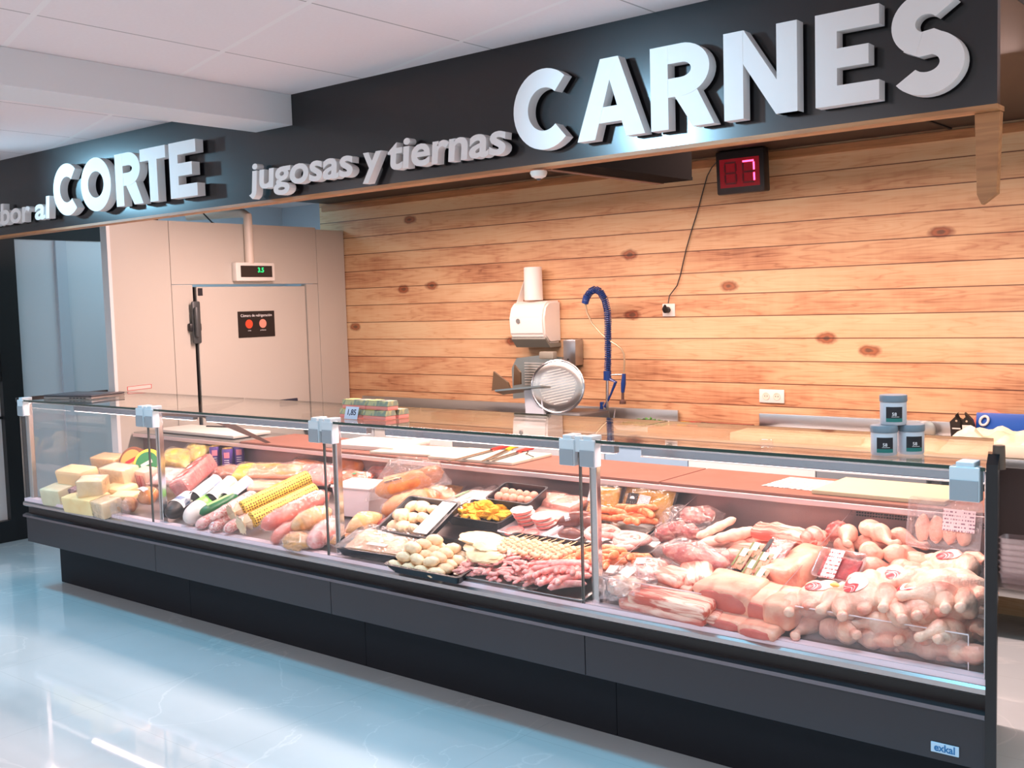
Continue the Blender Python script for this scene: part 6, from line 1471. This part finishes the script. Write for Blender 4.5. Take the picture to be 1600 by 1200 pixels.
for k in range(-6, 7):
    x_ = k * 0.018; hw = math.sqrt(max(0, 0.118 ** 2 - x_ ** 2)); box(b, -hw, hw, x_ - 0.0035, x_ + 0.0035, 0.013, 0.0175)
obj('ridges', b, mat('ridge_steel', (225, 222, 212), 0.3, 0.8), d, rot=(0, 0, 0.2), smooth=False)
obj('blade_guard', tube(nb(), [(0.172 * math.cos(a), 0.172 * math.sin(a), 0) for a in (2 * PI * k / 48 for k in range(48))], 0.008, 8, closed=True), CHROME, d)
b = nb(); prism(b, [(-0.33, 0.17), (0.04, 0.20), (0.10, 0.46), (-0.10, 0.47), (-0.29, 0.45), (-0.335, 0.38)], 'y', -0.07, -0.055)
obj('fence_plate', b, mat('fence_steel', (170, 178, 172), 0.3, 0.9), sl, smooth=False)
b = nb()
for k in range(9): box(b, -0.22, 0.02, -0.0745, -0.070, 0.27 + k * 0.018, 0.277 + k * 0.018)
obj('fence_ridges', b, mat('ridge_steel', (225, 222, 212), 0.3, 0.8), sl, smooth=False)
b = nb(); prism(b, [(-0.36, 0.0), (-0.33, -0.12), (0.02, -0.06), (0.06, 0.02), (-0.05, 0.02)], 'z', 0, 0.012)
obj('carriage', b, mat('carriage_steel', (140, 146, 142), 0.3, 0.9), sl, (0.02, -0.17, 0.255), (math.radians(-14), math.radians(-8), 0), smooth=False)
b = nb(); prism(b, [(-0.36, 0.24), (-0.34, 0.37), (-0.22, 0.30), (-0.20, 0.26)], 'y', -0.26, -0.245)
obj('pusher_plate', prism(nb(), [(-0.25, 0.27), (-0.24, 0.41), (-0.19, 0.36), (-0.19, 0.28)], 'y', -0.16, -0.145), mat('pusher_brown', (120, 98, 76), 0.3, 0.6), sl, smooth=False)
obj('pusher_plate', b, mat('pusher_brown', (120, 98, 76), 0.3, 0.6), sl, smooth=False)
obj('sharpener_cap', rbox(0.12, 0.05, 0.05, 0.01), mat('cap_grey', (130, 128, 116), 0.4), sl, (0.02, -0.12, 0.475))
obj('drip_tray', rbox(0.20, 0.12, 0.018, 0.005), STEEL, sl, (0.02, -0.22, 0.06))
f = obj('foot', rbox(0.26, 0.16, 0.02, 0.006), mat('slicer_white', (205, 214, 222), 0.35), sl, (-0.02, -0.18, 0.012))
# sink tap with blue spring hose
tp = thing('spray_tap', 'blue sprung pre-rinse tap with steel hose at the sink', 'tap', (-4.06, 2.60, WZ))
def T(px, py): p = onY(px, py, 2.60); return (p.x + 4.06, p.z - WZ)
def tline(pts): return [(T(x_, y_)[0], 0, T(x_, y_)[1]) for x_, y_ in pts]
obj('riser', tube(nb(), tline([(949, 668), (949, 590)]), 0.011, 12), CHROME, tp)
spine = [(949, 588), (950, 560), (950, 530), (950, 505), (949, 485), (945, 468), (938, 456), (930, 452), (922, 456), (917, 464), (915, 470)]
P3 = [Vector(q) for q in tline(spine)]
sm = []
for i in range(len(P3) - 1):
    for k in range(6): sm.append(P3[i].lerp(P3[i + 1], k / 6))
sm.append(P3[-1])
obj('inner_hose', tube(nb(), sm, 0.011, 10), mat('hose_dark', (34, 40, 60), 0.4), tp)
hel = []
acc = 0.0
for i in range(len(sm) - 1):
    d_ = (sm[i + 1] - sm[i]); Ls = d_.length; n_ = 10
    dn = d_.normalized(); yv = Vector((0, 1, 0)); xv = yv.cross(dn).normalized()
    for k in range(n_):
        a = acc * 2 * PI / 0.0125; hel.append(sm[i] + d_ * k / n_ + (xv * math.cos(a) + yv * math.sin(a)) * 0.0215); acc += Ls / n_
obj('spring', tube(nb(), hel, 0.0040, 6), BLUE, tp)
obj('blue_collar', tube(nb(), tline([(949, 580), (949, 594)]), 0.026, 14), BLUE, tp)
obj('hose_cap', tube(nb(), tline([(917, 462), (914, 474)]), 0.024, 14), BLUE, tp)
obj('steel_hose', tube(nb(), tline([(915, 474), (917, 488), (925, 505), (938, 520), (950, 531), (962, 538), (971, 545), (975, 553), (976, 565), (975, 583)]), 0.0065, 8), mat('hose_steel', (190, 170, 140), 0.35, 0.7), tp)
obj('bracket', tube(nb(), tline([(949, 586), (974, 585)]), 0.005, 8), CHROME, tp)
g = obj('spray_gun', tube(nb(), tline([(975, 584), (974, 600), (973, 613)]), [0.012, 0.017, 0.012], 12), BLUE, tp)
obj('spray_head', tube(nb(), tline([(973, 613), (973, 624), (973, 627), (973, 631)]), [0.009, 0.010, 0.022, 0.022], 12), mat('head_brown', (90, 66, 60), 0.4), tp)
obj('lever', tube(nb(), tline([(952, 592), (962, 597), (955, 615), (945, 636)]), [0.012, 0.012, 0.007, 0.010], 8), BLUE, tp)
b = nb()
for x0_ in (936, 942, 958): tube(b, tline([(x0_, 662), (x0_ + 3, 640), (x0_ + 8, 628)][: (3 if x0_ < 940 else 2)]), 0.005, 8)
tube(b, tline([(930, 660), (962, 660)]), 0.012, 10)
obj('mixer_body', b, CHROME, tp)
obj('cold_cap', tube(nb(), tline([(940, 640), (940, 628)]), 0.012, 12), BLUE, tp)
# ------------------------------------------------------------------ on the plank wall
t = thing('towel_dispenser', 'white paper towel dispenser with roll on top, on the wall', 'dispenser', (-4.70, 2.80, 1.65))
pr = [(0, -0.16), (-0.14, -0.16), (-0.20, -0.10), (-0.21, 0.02), (-0.185, 0.10), (-0.14, 0.135), (0, 0.14)]
obj('cover', (lambda b: (bmesh.ops.bevel(b, geom=[e for e in b.edges], offset=0.014, segments=3, affect='EDGES'), b)[1])(prism(nb(), pr, 'x', -0.15, 0.165)), WHITEP, t)
obj('lower_tray', prism(nb(), [(0, -0.19), (-0.13, -0.19), (-0.185, -0.13), (-0.18, -0.115), (-0.13, -0.162), (0, -0.162)], 'x', -0.145, 0.16), mat('tray_grey', (130, 132, 122), 0.4), t, smooth=False)
obj('badge', lathe(nb(), [(0.018, 0), (0.017, 0.002)], 20), mat('badge_grey', (150, 150, 146), 0.3, 0.5), t, (-0.06, -0.213, 0.0), (PI / 2, 0, 0))
tr_ = thing('paper_roll', 'white paper roll standing on the towel dispenser', 'paper roll', (-4.70, 2.70, 1.795))
obj('roll', lathe(nb(), [(0.066, 0), (0.067, 0.004), (0.064, 0.23), (0.060, 0.235), (0.02, 0.235)], 30), mat('roll_white', (240, 234, 228), 0.7), tr_)
b = nb(); vs = [b.verts.new(q) for q in ((-0.066, -0.01, 0.16), (-0.060, 0.03, 0.17), (-0.125, 0.03, -0.02), (-0.135, -0.03, -0.02))]; b.faces.new(vs)
o = obj('loose_sheet', b, PAPER, tr_, smooth=False); s_ = o.modifiers.new('s', 'SOLIDIFY'); s_.thickness = 0.003
t = thing('soap_dispenser', 'steel soap dispenser on the wall beside the towel dispenser', 'dispenser', (-4.40, 2.80, 1.42))
obj('case', box(nb(), -0.055, 0.055, -0.10, 0, -0.09, 0.095, 0.012), mat('soap_steel', (176, 176, 178), 0.28, 0.95), t)
obj('indicator', cyl(nb(), (-0.01, -0.104, -0.045), (-0.01, -0.1, -0.045), 0.006, 0.006, 12), BLACKP, t); obj('outlet', box(nb(), -0.02, 0.0, -0.107, -0.1, -0.085, -0.075), BLACKP, t)
def socket(lab, x, z, n, plug):
    t = thing('wall_socket', lab, 'socket', (x, 2.80, z))
    w_ = 0.082 if n == 1 else 0.155
    obj('frame', box(nb(), -w_ / 2 - 0.006, w_ / 2 + 0.006, -0.010, 0, -0.042, 0.042, 0.004), WHITEP, t)
    for k in range(n):
        xx = (k - (n - 1) / 2) * 0.072
        f_ = obj('insert', lathe(nb(), [(0.022, 0.0), (0.024, 0.002), (0.018, 0.0022), (0.017, 0.0005)], 24), mat('socket_cream', (224, 214, 196), 0.4), t, (xx, -0.0105, 0), (PI / 2, 0, 0))
        b = nb()
        for q in (-1, 1): cyl(b, (q * 0.008, 0, 0.0), (q * 0.008, 0, 0.0012), 0.003, 0.003, 8)
        obj('pin_holes', b, BLACKP, f_)
    return t
socket('single white socket with black plug on the plank wall', -3.648, 1.703, 1, True)
socket('double white socket low on the plank wall', -2.925, 1.157, 2, False)
t = thing('power_plug', 'black round plug in the single wall socket', 'plug', (-3.652, 2.788, 1.703))
obj('plug_body', tube(nb(), [(0, 0, 0.002), (0, -0.03, 0.002), (0, -0.04, 0.012), (0, -0.035, 0.035)], [0.021, 0.022, 0.018, 0.006], 16), BLACKP, t)
cb_ = [(1044, 474, 2.76), (1046, 462, 2.78), (1058, 446, 2.79), (1063, 430, 2.79), (1072, 390, 2.79), (1080, 362, 2.79), (1090, 330, 2.79), (1098, 300, 2.79), (1105, 275, 2.78), (1112, 262, 2.72), (1121, 252, 2.62)]
tag(obj('power_cable', tube(nb(), [onY(x_, y_, Y_) for x_, y_, Y_ in cb_], 0.0035, 6), BLACKP), 'thin black cable running up the plank wall to the number display', 'cable')
# queue number display
DY = 2.60
q0 = onY(1124, 300, DY); q1 = onY(1193, 238, DY)
cxx, czz = (q0.x + q1.x) / 2 + 0.005, (q0.z + q1.z) / 2
t = thing('queue_display', 'black queue number display with glowing red digit', 'display', (cxx, DY, czz), (math.radians(4), 0, 0))
W2 = 0.158
obj('housing', box(nb(), -W2, W2, -0.03, 0.05, -0.125, 0.135, 0.012), mat('display_black', (28, 22, 22), 0.4), t)
obj('red_window', box(nb(), -W2 + 0.028, W2 - 0.028, -0.0325, -0.03, -0.085, 0.085), mat('red_glass', (110, 8, 20), 0.2, emit=(150, 8, 26), es=0.35), t, smooth=False)
sg = mat('lit_segment', (255, 90, 130), 0.5, emit=(255, 70, 120), es=5.0)
dm = mat('unlit_segment', (92, 10, 20), 0.4)
def segs(cx_, on_):
    w_, h_ = 0.036, 0.062; L_ = []
    S = {'a': (-w_, w_, h_ - 0.005, h_ + 0.005), 'g': (-w_, w_, -0.005, 0.005), 'd': (-w_, w_, -h_ - 0.005, -h_ + 0.005), 'b': (w_ - 0.005, w_ + 0.005, 0.008, h_ - 0.008), 'c': (w_ - 0.005, w_ + 0.005, -h_ + 0.008, -0.008), 'f': (-w_ - 0.005, -w_ + 0.005, 0.008, h_ - 0.008), 'e': (-w_ - 0.005, -w_ + 0.005, -h_ + 0.008, -0.008)}
    for k, (a, b2, c_, d_) in S.items():
        lit = k in on_
        obj('segment', box(nb(), cx_ + a, cx_ + b2, -0.035, -0.0326, c_, d_), sg if lit else dm, t, smooth=False)
segs(-0.058, ''); segs(0.060, 'abc')
obj('mount', box(nb(), -0.03, 0.03, 0.0, 0.04, 0.13, 2.66 - czz - 0.002), BLACKP, t, smooth=False)
#==BACKEND==
#==END==
